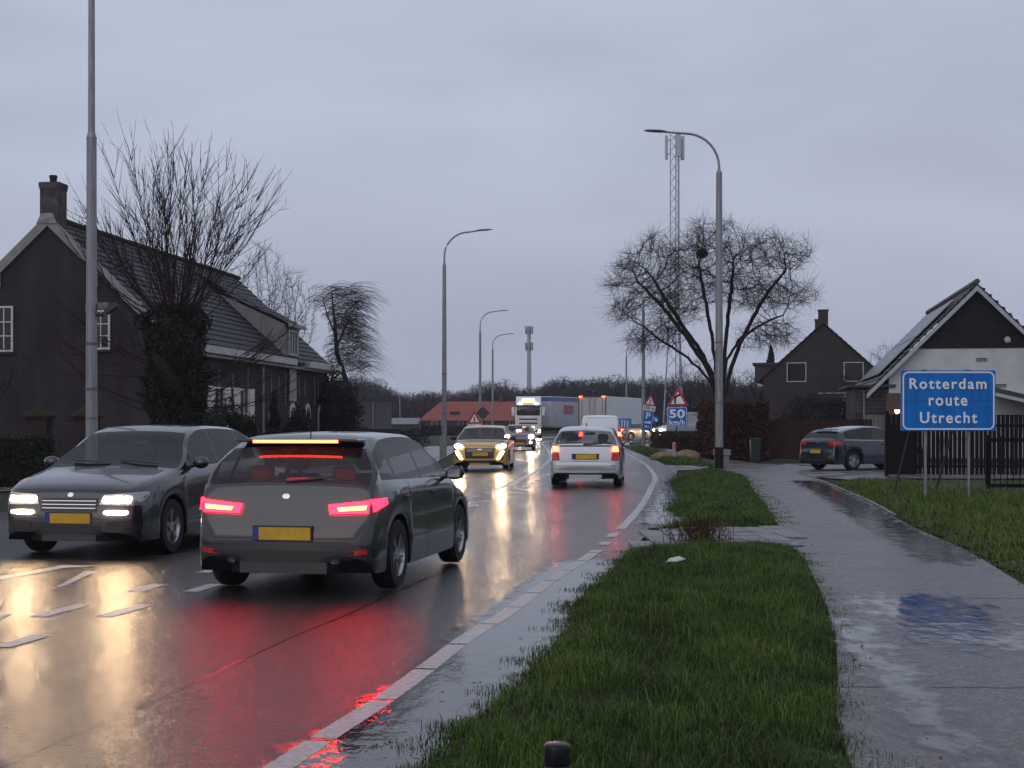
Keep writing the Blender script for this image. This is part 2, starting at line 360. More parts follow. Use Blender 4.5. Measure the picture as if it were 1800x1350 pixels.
puddle(RA, .85, .35, .0025, 3, 16.5, 1, 1.45); puddle(RA, .5, .7, .012, 20.5, 36, 4)
puddle(PR, 1.0, .25, .0142, 14.5, 38, 2, .85)
puddle([(3.3, 8.5), (3.45, 13.6)], 1.1, .9, .0145, 8.6, 13.4, 3, .78); puddle([(1.85, 5), (2.75, 13)], .3, .4, .0148, 5.2, 12, 7, .8); puddle([(3.0, 5), (2.9, 8.2)], 1.0, .8, .0151, 5, 8, 5, .55)
# ---- grass verges: raised turf with real blades
def densify(poly, st):
    outp = []
    for i in range(len(poly)):
        a = Vector(poly[i]); b = Vector(poly[(i+1) % len(poly)]); n = max(1, int((b-a).length/st))
        for k in range(n): outp.append(tuple(a+(b-a)*k/n))
    return outp
def inset(poly, d):
    n = len(poly); outp = []; area = sum(poly[i][0]*poly[(i+1) % n][1]-poly[(i+1) % n][0]*poly[i][1] for i in range(n)); sg = 1 if area > 0 else -1
    for i in range(n):
        a = Vector(poly[i-1]); b = Vector(poly[i]); c = Vector(poly[(i+1) % n])
        n1 = Vector((-(b-a).y, (b-a).x)).normalized(); n2 = Vector((-(c-b).y, (c-b).x)).normalized(); m = (n1+n2)
        m = m.normalized()*sg if m.length > 1e-6 else n1*sg
        outp.append(tuple(b+m*d))
    return outp
def verge(name, poly, h, ins=.22, m=None):
    poly = [(x+.05*math.sin(y*4.1+x)+.03*math.sin(y*11), y) for x, y in densify(poly, .25)]
    n = len(poly); p2 = inset(poly, ins); vs = [(a, b, -.01) for a, b in poly]+[(a, b, h) for a, b in p2]
    tri = tessellate_polygon([[Vector((a, b, 0)) for a, b in p2]])
    fs = [(i, (i+1) % n, (i+1) % n+n, i+n) for i in range(n)]+[tuple(k+n for k in t) for t in tri]
    return tag(MB().add(vs, fs).build(name, m or TURF), kind='structure')
def pip(poly, P):
    x, y = P[:, 0], P[:, 1]; c = np.zeros(len(P), bool); n = len(poly)
    for i in range(n):
        x1, y1 = poly[i]; x2, y2 = poly[(i+1) % n]
        if y1 == y2: continue
        c ^= ((y1 > y) != (y2 > y)) & (x < (x2-x1)*(y-y1)/(y2-y1)+x1)
    return c
rng = np.random.default_rng(3)
def edge_dist(poly, P):
    d = np.full(len(P), 1e9); n = len(poly)
    for i in range(n):
        a = np.array(poly[i]); b = np.array(poly[(i+1) % n]); ab = b-a; t = np.clip(((P-a)@ab)/(ab@ab), 0, 1)
        d = np.minimum(d, np.hypot(*(P-(a+t[:, None]*ab)).T))
    return d
def blades(polys_h, count, hmin, hmax, wd, name, m, lo=-1e9, hi=1e9, spread=.0, clump=1.0):
    """blades as bent 5-vertex strips; polys_h list of (poly, turf height)"""
    V = []; 
    for poly, h, share in polys_h:
        A = np.array(poly); n = int(count*share); mn = A.min(0)-spread; mx = A.max(0)+spread; mn[1] = max(mn[1], lo); mx[1] = min(mx[1], hi)
        P = rng.uniform(mn, mx, (n*4, 2)); ins = pip(poly, P); dd = edge_dist(poly, P)
        nf = (np.sin(P[:, 0]*3.1+1)*np.sin(P[:, 1]*2.3)+np.sin(P[:, 0]*7.3+P[:, 1]*5.1))*.5
        nf2 = np.sin(P[:, 0]*15+np.sin(P[:, 1]*9)*2)*np.sin(P[:, 1]*13+np.sin(P[:, 0]*11)*2)
        keep = (ins & (rng.random(len(P)) < .62+.38*nf2)) | ((~ins) & (dd < spread*(.45+.75*np.sin(P[:, 1]*3.7+P[:, 0]*2)*np.sin(P[:, 1]*9.1))) & (rng.random(len(P)) < .6*np.exp(-dd/spread*1.5)))
        P = P[keep][:n]; dd = dd[keep][:n]; nf = nf[keep][:n]; nf2 = nf2[keep][:n]; ii = ins[keep][:n]; k = len(P)
        z0 = np.where(ii, h*np.clip(dd/.22, 0, 1), 0)
        hh = rng.uniform(hmin, hmax, k)*(1+.45*nf*clump+.3*nf2)*np.where(dd < .25, .7, 1)*np.where(ii, 1, .55)
        a = rng.uniform(0, 2*np.pi, k); lean = rng.uniform(.15, 1.0, k)*hh; la = rng.uniform(0, 2*np.pi, k)
        wx, wy = np.cos(a)*wd*.5, np.sin(a)*wd*.5; dx, dy = np.cos(la)*lean, np.sin(la)*lean
        q = np.zeros((k, 5, 3))
        q[:, 0] = np.c_[P[:, 0]-wx, P[:, 1]-wy, z0-.01]; q[:, 1] = np.c_[P[:, 0]+wx, P[:, 1]+wy, z0-.01]
        q[:, 2] = np.c_[P[:, 0]+wx*.8+dx*.35, P[:, 1]+wy*.8+dy*.35, z0+hh*.62]; q[:, 3] = np.c_[P[:, 0]-wx*.8+dx*.35, P[:, 1]-wy*.8+dy*.35, z0+hh*.62]
        q[:, 4] = np.c_[P[:, 0]+dx, P[:, 1]+dy, z0+hh*np.sqrt(np.clip(1-(lean/hh)**2*.45, .3, 1))]
        V.append(q)
    V = np.concatenate(V); k = len(V); me = bpy.data.meshes.new(name)
    me.vertices.add(k*5); me.vertices.foreach_set('co', V.reshape(-1).astype(np.float32))
    base = np.arange(k)*5
    loops = np.c_[base, base+1, base+2, base+3, base+3, base+2, base+4].reshape(-1)
    me.loops.add(len(loops)); me.loops.foreach_set('vertex_index', loops.astype(np.int32))
    me.polygons.add(k*2); ls = np.c_[np.arange(k)*7, np.arange(k)*7+4].reshape(-1); me.polygons.foreach_set('loop_start', ls.astype(np.int32))
    at = me.attributes.new('rnd', 'FLOAT', 'FACE'); at.data.foreach_set('value', np.repeat(rng.random(k), 2).astype(np.float32))
    me.update(calc_edges=True); me.materials.append(m); o = bpy.data.objects.new(name, me); COL.objects.link(o); tag(o, kind='stuff'); return o
def grass_mat(name, stops, rough=.36):
    m = bpy.data.materials.new(name); m.use_nodes = True; n = m.node_tree.nodes; l = m.node_tree.links; b = n['Principled BSDF']
    a = n.new('ShaderNodeAttribute'); a.attribute_name = 'rnd'
    g = n.new('ShaderNodeNewGeometry'); z = n.new('ShaderNodeTexNoise'); z.inputs['Scale'].default_value = 1.6; z.inputs['Detail'].default_value = 5; l.new(g.outputs['Position'], z.inputs['Vector'])
    ad = n.new('ShaderNodeMath'); ad.operation = 'MULTIPLY_ADD'; ad.inputs[1].default_value = .45; ad.inputs[2].default_value = 0; l.new(a.outputs['Fac'], ad.inputs[0])
    ad2 = n.new('ShaderNodeMath'); ad2.operation = 'ADD'; l.new(ad.outputs[0], ad2.inputs[0]); 
    sc = n.new('ShaderNodeMath'); sc.operation = 'MULTIPLY_ADD'; sc.inputs[1].default_value = 1.3; sc.inputs[2].default_value = -.38; l.new(z.outputs['Fac'], sc.inputs[0]); l.new(sc.outputs[0], ad2.inputs[1])
    r = n.new('ShaderNodeValToRGB'); els = r.color_ramp.elements
    els[0].position = stops[0][0]; els[0].color = (*stops[0][1], 1); els[1].position = stops[-1][0]; els[1].color = (*stops[-1][1], 1)
    for p, c in stops[1:-1]: e = els.new(p); e.color = (*c, 1)
    l.new(ad2.outputs[0], r.inputs['Fac']); l.new(r.outputs[0], b.inputs['Base Color']); b.inputs['Roughness'].default_value = rough; b.inputs['Specular IOR Level'].default_value = .22
    MATS[name] = m; return m
GRASS = grass_mat('grass', [(.05, (.045, .030, .014)), (.22, (.024, .034, .008)), (.38, (.035, .070, .009)), (.62, (.066, .122, .014)), (.88, (.13, .175, .03)), (1.0, (.19, .13, .06))])
GRASS2 = grass_mat('grass_rough', [(.05, (.028, .024, .008)), (.35, (.055, .10, .012)), (.72, (.11, .155, .02)), (.9, (.16, .12, .03)), (1.0, (.17, .09, .04))])
V1 = [(-.60, 3.0), (-.435, 6.29), (-.30, 7.1), (-.13, 7.5), (.12, 8.83), (.32, 9.9), (.52, 11.9), (.84, 13.66), (1.15, 15.24), (1.50, 17.1), (3.42, 17.5), (3.2, 15.5), (2.62, 11.9), (2.32, 10.2), (1.90, 8.3), (1.52, 6.4), (1.42, 3.0)]
V2 = [(2.1, 20.1), (2.75, 22), (2.75, 25), (3.45, 29), (4.0, 35.5), (4.9, 41), (6.3, 45.6), (6.5, 40.2), (5.45, 32.4), (4.2, 22.9), (3.85, 20.7)]
V3 = [(6.5, 49), (5.75, 55), (6.2, 66), (6.7, 80), (7.8, 84), (7.5, 66), (7.2, 55), (7.2, 50)]
V4 = [(4.3, 6), (4.45, 10.5), (4.95, 13.3), (5.5, 16.8), (6.0, 20.9), (7.0, 27.7), (7.95, 35.0), (8.9, 36.6), (11, 36.6), (17.5, 36), (17, 14), (10, 6)]
V5 = [(-9, 46), (-6.2, 52), (-5.4, 63), (-5.3, 95), (-14, 110), (-30, 110), (-9, 60)]
verge('verge', V1, .05); verge('verge', V2, .05); verge('verge', V3, .05); verge('verge', V4, .05, m=mat('soil_turf', (.03, .02, .014), .6, col2=(.028, .042, .013), vscale=2.2, bump=1, bscale=40)); verge('verge', V5, .05)
g1 = blades([(V1, .05, 1.0)], 100000, .025, .085, .0042, 'grass', GRASS, lo=5.2, spread=.26)
g1b = blades([(V1, .05, 1.0)], 3800, .10, .17, .005, 'grass', GRASS, lo=5.2, spread=.2); tag(g1b, 'taller loose grass stalks on the near verge', 'grass')
g2 = blades([(V2, .05, 1.0)], 60000, .05, .12, .010, 'grass', GRASS, spread=.35)
V4G = [(4.3, 6), (4.45, 10.5), (4.95, 13.3), (5.5, 16.8), (6.0, 20.9), (7.0, 27.7), (7.95, 35.0), (8.9, 36.4), (9.9, 36.0), (9.7, 32), (10.6, 29.5), (10.4, 27), (12.2, 25), (12, 22.5), (14, 20.5), (17, 19.5), (17, 14), (10, 6)]
g3 = blades([(V4G, .05, .9), (V4, .05, .1)], 115000, .04, .13, .012, 'grass', GRASS2, lo=8, hi=36.5, spread=.25)
g4 = blades([(V3, .05, .3), (V5, .05, .7)], 26000, .08, .16, .03, 'grass', GRASS, spread=.15)
for g, lb in ((g1, 'wet green grass on the near verge between road and cycle path'), (g2, 'wet grass on the verge strip before the lamp post'), (g3, 'rough grass below the blue direction sign'), (g4, 'distant grass beside the road bend')): tag(g, lb, 'grass')

# dead leaves and scraps washed against the verges
rg0 = np.random.default_rng(21); LV = []; LF = []
for poly, k in ((V1, 150), (V2, 90), (V4, 140)):
    pd = densify(poly, .1)
    for _ in range(k):
        x, y = pd[rg0.integers(0, len(pd))]; x += rg0.normal(0, .16); y += rg0.normal(0, .1); a = rg0.uniform(0, 6.28); s_ = rg0.uniform(.012, .028); z = rg0.uniform(.022, .05)
        if y < 5.2: continue
        o_ = len(LV); c_, q_ = math.cos(a)*s_, math.sin(a)*s_
        LV += [(x-c_, y-q_, z), (x+q_*.5, y-c_*.5, z+.006), (x+c_, y+q_, z+rg0.uniform(0, .015)), (x-q_*.5, y+c_*.5, z+.004)]; LF.append((o_, o_+1, o_+2, o_+3))
tag(MB().add(LV, LF).build('fallen_leaves', mat('dead_leaf', (.06, .03, .015), .6, col2=(.12, .07, .03), vscale=9)), 'brown dead leaves scattered along the verge edges', 'leaves', kind='stuff')
# ================================================================ VEHICLES
GLASS = mat('car_glass', (.02, .026, .028), .03, spec=.8, alpha=.5)
RUBBER = mat('rubber', (.016, .015, .016), .55, bump=.2, bscale=40)
BLKPL = mat('black_plastic', (.018, .017, .019), .38)
CHROME = mat('chrome', (.6, .6, .62), .16, metal=1)
ALLOY = mat('alloy', (.42, .42, .44), .28, metal=.9)
UNDER = mat('underbody', (.012, .011, .012), .8)
PLATE = mat('plate_yellow', (.60, .35, .02), .4, var=.15, vscale=9)
REDLENS = mat('red_lens', (.35, .01, .012), .12, emit=(1, .03, .03), es=.05)  # slight emission, also on unlit lenses and reflectors, imitating caught light
TAILON = mat('tail_lamp_lit', (.6, .02, .02), .2, emit=(1.0, .002, .006), es=48.0)
BRAKE = mat('brake_lamp_lit', (.6, .03, .02), .2, emit=(1.0, .03, .012), es=34.0)
TAILCORE = mat('tail_lamp_core', (.8, .2, .05), .2, emit=(1.0, .33, .10), es=5.0)
HEADON = mat('headlamp_lit', (.9, .85, .7), .2, emit=(1.0, .66, .36), es=280.0)
HEADNEAR = mat('headlamp_near', (.9, .85, .7), .2, emit=(1.0, .66, .37), es=150.0)
DRL = mat('daytime_lamp', (.9, .9, .85), .2, emit=(1.0, .93, .80), es=14.0)
LAMPG = mat('lamp_glass', (.35, .35, .36), .08, metal=.6)
WHITEP = mat('white_lens', (.5, .5, .5), .2)
SEATM = mat('seat_cloth', (.03, .028, .03), .8)
def paint(name, c, metal=.35, rough=.26): return mat(name, c, rough, metal=metal, coat=1.0, var=.08, vscale=1.5)

class Car:
    def __init__(s, name, label, loc, head, L, W, Ht, pm, top, belt=.92, zf=.2, wheel=(.31, .72, -.68), win=(.0, 0), cowl=1.0, header=1.8, rh=3.6, rb=3.9, tk=.42, pillars=(), cat='car', group=None, wide_rear=.93, rimm=None, seats=True, kink=None):
        s.root = thing(name, label, cat, (loc[0], loc[1], 0.003), head, group); s.L = L; s.W = W; s.top = top
        ztop = pchip([p[0] for p in top], [p[1] for p in top]); hw = W
        wf = pchip([0, .04, .14, .38, .9, L*.5, L-.7, L-.3, L-.1, L-.03, L], [W*v for v in (.70, .83, .91, .965, .995, 1, .99, .96, wide_rear, .88, .80)])
        r, xf, xr = wheel; ra = r+.05; s.wx = (xf, L+xr)
        def zb(t):
            z = zf
            for c in s.wx:
                d = ra*ra-(t-c)**2
                if d > 0: z = max(z, r+math.sqrt(d))
            if t < .12: z = max(z, zf+.10*(1-t/.12))
            if t > L-.12: z = max(z, zf+.14*(1-(L-t)/.12))
            return z
        st = set(np.linspace(0, L, 60).round(4)); st |= {cowl, header, rh, rb}
        for a, b, n in ((cowl, header, 10), (rh, L, 16), (0, .4, 14)): st |= set(np.linspace(a, b, n).round(4))
        for c in s.wx: st |= set((c+ra*np.cos(np.linspace(0, math.pi, 17))).round(4))
        for (a, b) in pillars: st |= {a, b}
        st = sorted(t for t in st if 0 <= t <= L); ts = [st[0]]
        for t in st[1:]:
            if t-ts[-1] > .004: ts.append(t)
        ts[-1] = L
        rings = []; 
        for t in ts:
            zt = ztop(t); ww = wf(t); b = belt+(.09*(t-L*.5)/L)
            zs = min(b, zt-.07); bb = zb(t)
            mid = [(ww-.012, bb), (ww, bb+.05*(zs-bb)+.01), (ww+.004, bb+(zs-bb)*.35), (ww-.004, bb+(zs-bb)*.62), (ww-.012, bb+(zs-bb)*.88), (ww-.03, zs)]
            hc = zt-zs; g = max(0, min(1, (hc-.07)/.25))
            zl = zs+.03*g+.012; ztp = zt-.055; 
            def wd(z): return ww-.045-(z-zs)*tk*g-(.05*g*max(0, (z-zs-.2)))
            up = [(wd(zl), zl), (wd((zl+ztp)/2), (zl+ztp)/2), (wd(ztp), ztp), (wd(ztp)-.035-.02*g, zt-.026)]
            wt = up[-1][0]
            ac = [(wt*.88, zt-.02), (wt*.62, zt-.008), (wt*.3, zt-.002), (0, zt)]
            half = [(0, zf), (ww-.3, zf), (ww-.3, bb)]+mid+up+ac
            rings.append([(y, z) for y, z in half])
        nr = len(rings[0]); verts = []; 
        for t, rg in zip(ts, rings):
            yy = L/2-t
            verts += [(x, yy, z) for x, z in rg]+[(-x, yy, z) for x, z in rg]
        groups = {'body': [], 'windscreen': [], 'rear_window': [], 'under': []}
        sides = {}
        def inpillar(t0, t1): return any(t0 >= a-1e-4 and t1 <= b+1e-4 for a, b in pillars)
        s.win = win
        for i in range(len(ts)-1):
            t0, t1 = ts[i], ts[i+1]
            for side in (0, 1):
                for j in range(nr-1):
                    a = i*2*nr+side*nr+j; c = a+2*nr; q = (a, a+1, c+1, c) if side == 0 else (a, c, c+1, a+1)
                    key = 'body'; zs0 = rings[i][8][1]; 
                    if j in (9, 10) and win[0] <= t0 and t1 <= win[1] and ztop(t0)-zs0 > .16 and ztop(t1)-zs0 > .16:
                        if not inpillar(t0, t1):
                            k = sum(1 for (pa, pb) in pillars if t0 >= pb-1e-4); key = ('w', side, k)
                        else: key = ('trim', side, t0 > 2.8)
                    elif j >= 12 and cowl-1e-4 <= t0 and t1 <= header+1e-4: key = 'windscreen'
                    elif j >= 12 and rh-1e-4 <= t0 and t1 <= rb+1e-4: key = 'rear_window'
                    elif j < 3: key = 'under'
                    groups.setdefault(key, []).append(q)
        for i, rev in ((0, False), (len(ts)-1, True)):
            b = i*2*nr
            for j in range(nr-1):
                q = (b+j, b+nr+j, b+nr+j+1, b+j+1); groups['body'].append(q if not rev else q[::-1])
        def mk(nm, faces, m, sm=38, parent=None):
            used = sorted({i for f in faces for i in f}); mp_ = {u: k for k, u in enumerate(used)}
            mb = MB().add([verts[u] for u in used], [tuple(mp_[i] for i in f) for f in faces]); o = mb.build(nm, m, parent or s.root, smooth=sm, fix=False)
            bm = bmesh.new(); bm.from_mesh(o.data); bmesh.ops.remove_doubles(bm, verts=bm.verts, dist=.0008); bmesh.ops.recalc_face_normals(bm, faces=list(bm.faces)); bm.to_mesh(o.data); bm.free()
            o.data.shade_smooth(); o.data.set_sharp_from_angle(angle=R(sm)); return o
        s.body = mk('body', groups['body'], pm)
        mk('underbody', groups['under'], UNDER)
        mk('windscreen', groups['windscreen'], GLASS)
        if groups['rear_window']: mk('rear_window', groups['rear_window'], GLASS)
        for k, fs in groups.items():
            if isinstance(k, tuple): mk('side_window' if k[0] == 'w' else 'door_pillar', fs, GLASS if k[0] == 'w' else BLKPL)
        allf = [f for v in groups.values() for f in v]
        s.bvh = BVHTree.FromPolygons([Vector(v) for v in verts], [tuple(f) for f in allf])
        # wheels
        if rimm is None: rimm = ALLOY
        for c in s.wx:
            for sg in (-1, 1):
                M = Matrix.Translation((sg*(W-.115), L/2-c, r)) @ Matrix.Rotation(R(90)*sg, 4, 'Y')
                t = MB().lathe([(r*.62, -.09), (r*.93, -.095), (r*.985, -.075), (r, -.03), (r, .03), (r*.985, .075), (r*.93, .098), (r*.64, .095), (r*.62, .05)], 28, M).build('wheel', RUBBER, s.root, smooth=40)
                q = MB().lathe([(r*.66, .08), (r*.63, .094), (r*.58, .06), (r*.56, -.02), (.0, -.02)], 24, M)
                for k in range(5):
                    for dl in (-.13, .13):
                        a = 2*math.pi*k/5; b_ = a+dl
                        q.add([M @ Vector(p) for p in ((math.cos(a-.12)*.05, math.sin(a-.12)*.05, .075), (math.cos(a+.12)*.05, math.sin(a+.12)*.05, .075), (math.cos(b_+.045)*r*.62, math.sin(b_+.045)*r*.62, .085), (math.cos(b_-.045)*r*.62, math.sin(b_-.045)*r*.62, .085), (math.cos(a)*.05, math.sin(a)*.05, .03), (math.cos(b_)*r*.6, math.sin(b_)*r*.6, .03))], [(0, 1, 2, 3), (0, 4, 5, 3), (1, 2, 5, 4)])
                q.lathe([(0, .082), (.055, .08), (.06, .04)], 14, M); q.build('rim', rimm, t, smooth=30)
        # interior
        if seats:
            fx = header+.35
            for sg in (-1, 1):
                sb = MB().cbox(sg*.36-.24, sg*.36+.24, L/2-fx-.30, L/2-fx+.28, .38, .55, .05).cbox(sg*.36-.24, sg*.36+.24, L/2-fx-.45, L/2-fx-.30, .5, 1.03, .05)
                sb.cbox(sg*.36-.13, sg*.36+.13, L/2-fx-.45, L/2-fx-.36, 1.06, 1.24, .04); sb.build('seat', SEATM, s.root, smooth=40)
            MB().cbox(-W+.3, W-.3, L/2-rh+.05, L/2-rh+.2, .45, 1.0, .05).cbox(-.5, -.28, L/2-rh+.06, L/2-rh+.14, 1.0, 1.13, .03).cbox(.28, .5, L/2-rh+.06, L/2-rh+.14, 1.0, 1.13, .03).build('rear_seat', SEATM, s.root, smooth=40)
            MB().cbox(-W+.2, W-.2, L/2-cowl-.75, L/2-cowl-.3, .6, .93, .05).build('dashboard', BLKPL, s.root, smooth=40)
            MB().cbox(-.13, .13, L/2-header-.03, L/2-header, ztop(header)-.17, ztop(header)-.10, .012).build('rear_view_mirror', BLKPL, s.root)
    def hit(s, view, a, b):
        if view == 'front': o, d = Vector((a, s.L, b)), Vector((0, -1, 0))
        elif view == 'rear': o, d = Vector((a, -s.L, b)), Vector((0, 1, 0))
        elif view == 'right': o, d = Vector((s.W*2, s.L/2-a, b)), Vector((-1, 0, 0))
        elif view == 'left': o, d = Vector((-s.W*2, s.L/2-a, b)), Vector((1, 0, 0))
        elif view == 'top': o, d = Vector((a, s.L/2-b, 3)), Vector((0, 0, -1))
        h = s.bvh.ray_cast(o, d); return (h[0], d) if h[0] is not None else (None, d)
    def patch(s, name, m, view, quad, off=.008, n=(8, 6), parent=None, deep=.03, flat=False, round_=0.0):
        """quad: 4 corners (a,b); projected onto the body"""
        nu, nv = n; g = []; A, B, C, D = [Vector(p) for p in quad]; hits = []
        for j in range(nv+1):
            for i in range(nu+1):
                u, v = i/nu, j/nv
                if round_:
                    e = round_; cu = 2*u-1; cv = 2*v-1
                    u = .5+.5*cu*math.sqrt(max(0, 1-e*cv*cv*.5)); v = .5+.5*cv*math.sqrt(max(0, 1-e*(2*(i/nu)-1)**2*.5))
                p = (A*(1-u)+B*u)*(1-v)+(D*(1-u)+C*u)*v
                h, d = s.hit(view, p.x, p.y); cq = (A+B+C+D)/4; kq = 1.0
                while h is None and kq > .3: kq -= .04; p2 = cq+(p-cq)*kq; h, d = s.hit(view, p2.x, p2.y)
                hits.append((p, h, d))
        ax = {'front': 1, 'rear': 1, 'right': 0, 'left': 0, 'top': 2}[view]
        good = [h[ax] for _, h, _ in hits if h is not None]
        if not good: return None
        sgn = -hits[0][2][ax]; ext = max(good, key=lambda q: q*sgn); low = min(good, key=lambda q: q*sgn)
        vs = []
        for p, h, d in hits:
            if h is None:
                c = [0, 0, 0]
                if ax == 1: c = [p.x, low, p.y]
                elif ax == 0: c = [low, s.L/2-p.x, p.y]
                else: c = [p.x, s.L/2-p.y, low]
                h = Vector(c)
            h = h.copy()
            if flat: h[ax] = ext
            vs.append(h-d*off)
        nn = len(vs); vs2 = [Vector(v)+hits[0][2]*(off+deep) for v in vs]; w_ = nu+1
        fs = [(j*w_+i, j*w_+i+1, (j+1)*w_+i+1, (j+1)*w_+i) for j in range(nv) for i in range(nu)]
        bd = [i for i in range(w_)]+[j*w_+nu for j in range(1, nv+1)]+[nv*w_+i for i in reversed(range(nu))]+[j*w_ for j in reversed(range(1, nv))]
        fs += [(bd[k], bd[(k+1) % len(bd)], bd[(k+1) % len(bd)]+nn, bd[k]+nn) for k in range(len(bd))]
        return MB().add(vs+vs2, fs).build(name, m, parent or s.root, smooth=50)
    def mirrors(s, t, z, m=None, w=.17, h=.13):
        for sg in (-1, 1):
            x0 = s.W-.06; bm = bmesh.new(); bmesh.ops.create_uvsphere(bm, u_segments=14, v_segments=9, radius=1)
            mb = MB().add([(sg*(x0+.05+w/2+v.co.x*w*.6), s.L/2-t+v.co.y*.06-(.02 if v.co.y < 0 else 0)*0, z+v.co.z*h*.55) for v in bm.verts], [[v.index for v in f.verts] for f in bm.faces]); bm.free()
            o = mb.build('side_mirror', m or BLKPL, s.root, smooth=60)
            MB().tube([(sg*(x0-.03), s.L/2-t, z-h*.45), (sg*(x0+.07), s.L/2-t, z-h*.25)], .022, 6).build('mirror_arm', BLKPL, o)
            MB().cbox(sg*(x0+.05+w/2)-w*.40, sg*(x0+.05+w/2)+w*.40, s.L/2-t-.062, s.L/2-t-.050, z-h*.34, z+h*.34, .012).build('mirror_glass', CHROME, o)
    def plate(s, view, z, w=.52, h=.11, x=0, off=.02):
        o = s.patch('number_plate', PLATE, view, [(x-w/2, z-h/2), (x+w/2, z-h/2), (x+w/2, z+h/2), (x-w/2, z+h/2)], off=off, flat=True)
        sx = -1 if view == 'rear' else 1
        s.patch('plate_band', mat('plate_blue', (.01, .04, .25), .4), view, [(x+sx*w/2-(0 if sx < 0 else .045), z-h/2), (x+sx*w/2+(.045 if sx < 0 else 0), z-h/2), (x+sx*w/2+(.045 if sx < 0 else 0), z+h/2), (x+sx*w/2-(0 if sx < 0 else .045), z+h/2)], off=off+.003, flat=True, parent=o, n=(1, 1))
        s.patch('plate_holder', BLKPL, view, [(x-w/2-.012, z-h/2-.012), (x+w/2+.012, z-h/2-.012), (x+w/2+.012, z+h/2+.012), (x-w/2-.012, z+h/2+.012)], off=off-.006, flat=True)
        return o
    def seams(s, ts, z0, z1, sides=('left', 'right')):
        for sd_ in sides:
            for t in ts:
                s.patch('door_seam', BLKPL, sd_, [(t-.004, z0), (t+.004, z0), (t+.004, z1), (t-.004, z1)], off=.0015, n=(1, 10), deep=.01)
    def handles(s, ts, z, m=None):
        for sd_ in ('left', 'right'):
            for t in ts: s.patch('door_handle', m or BLKPL, sd_, [(t-.09, z-.014), (t+.09, z-.014), (t+.09, z+.014), (t-.09, z+.014)], off=.028, n=(4, 1), deep=.01)
def sym(f):
    for sg in (-1, 1): f(sg)
def qx(sg, q): 
    return [(sg*a, b) for a, b in q] if sg > 0 else [(sg*a, b) for a, b in q][::-1]
def heading(dx, dy): return -math.atan2(dx, dy)

# ---- 1: near dark hatchback driving away (rear view)
def hatch_top(L, Ht, hood=.80, cowl=1.02, rb=.2):
    return [(0, .52), (.03, .62), (.10, .70), (.35, .78), (.95, .90), (1.05, .935), (1.5, 1.18), (1.85, Ht-.07), (2.2, Ht-.01), (2.6, Ht), (3.2, Ht-.02), (L-.52, Ht-.10), (L-.44, Ht-.13), (L-.15, 1.0), (L-.10, .94), (L-.075, .80), (L-.03, .66), (L, .56)]
L = 4.0
c = Car('hatchback_car', 'dark grey hatchback in the near lane seen from behind with lit red tail lamps', (-1.63, 14.45), heading(.19, .98), L, .875, 1.44, paint('paint_graphite', (.012, .012, .015), .2, .28),
        hatch_top(L, 1.44), belt=.93, wheel=(.32, .82, -.72), win=(1.15, 3.62), cowl=1.06, header=1.84, rh=L-.44, rb=L-.14, pillars=((2.28, 2.36), (3.18, 3.26)))
def f(sg):
    o = c.patch('tail_light', TAILON, 'rear', qx(sg, [(.42, .72), (.76, .73), (.77, .84), (.40, .80)]), off=.02, n=(14, 5), deep=.06)
    c.patch('brake_strip', TAILCORE, 'rear', qx(sg, [(.50, .745), (.74, .76), (.75, .80), (.48, .778)]), off=.026, n=(14, 2), deep=.01, parent=o)
    sd_ = 'right' if sg > 0 else 'left'
    c.patch('side_lamp', TAILON, sd_, [(L-.36, .80), (L-.06, .74), (L-.095, .85), (L-.34, .85)], off=.014, n=(10, 4), deep=.03, parent=o)
    c.patch('reflector', REDLENS, 'rear', qx(sg, [(.60, .36), (.76, .38), (.76, .42), (.60, .40)]), off=.012, n=(6, 2))
    c.patch('headlight', LAMPG, 'front', qx(sg, [(.45, .60), (.80, .62), (.82, .72), (.50, .68)]), off=.012, n=(10, 4))
sym(f)
o = MB().cbox(-.58, .58, -L/2+.32, -L/2+.60, 1.345, 1.375, .012).build('spoiler', c.body.data.materials[0], c.root, smooth=30)
MB().cbox(-.40, .40, -L/2+.305, -L/2+.335, 1.340, 1.366, .004).build('brake_light', BRAKE, o)
c.plate('rear', .55, off=.03); c.mirrors(1.45, 1.0)
c.patch('rear_bumper', BLKPL, 'rear', [(-.62, .30), (.62, .30), (.66, .40), (-.66, .40)], off=.012, n=(16, 3))
c.patch('tailgate_seam', BLKPL, 'rear', [(-.60, .47), (.60, .47), (.60, .478), (-.60, .478)], off=.003, n=(14, 1), deep=.01)
c.patch('wiper', BLKPL, 'rear', [(-.02, 1.0), (.34, 1.03), (.34, 1.045), (-.02, 1.03)], off=.02, n=(8, 1), deep=.012)
c.patch('badge', CHROME, 'rear', [(-.035, .85), (.035, .85), (.035, .895), (-.035, .895)], off=.006, n=(4, 4), round_=.9)
c.seams((1.12, 2.32, 3.22), .30, .90); c.handles((2.05, 3.05), .83)
MB().tube([(.0, -L/2+.75, 1.41), (0, -L/2+.68, 1.50)], .006, 5).build('antenna', BLKPL, c.root)
for sg in (-1, 1): c.patch('exhaust_tip', CHROME, 'rear', qx(sg, [(.44, .285), (.52, .285), (.52, .33), (.44, .33)]), off=.03, n=(3, 3), round_=.9)

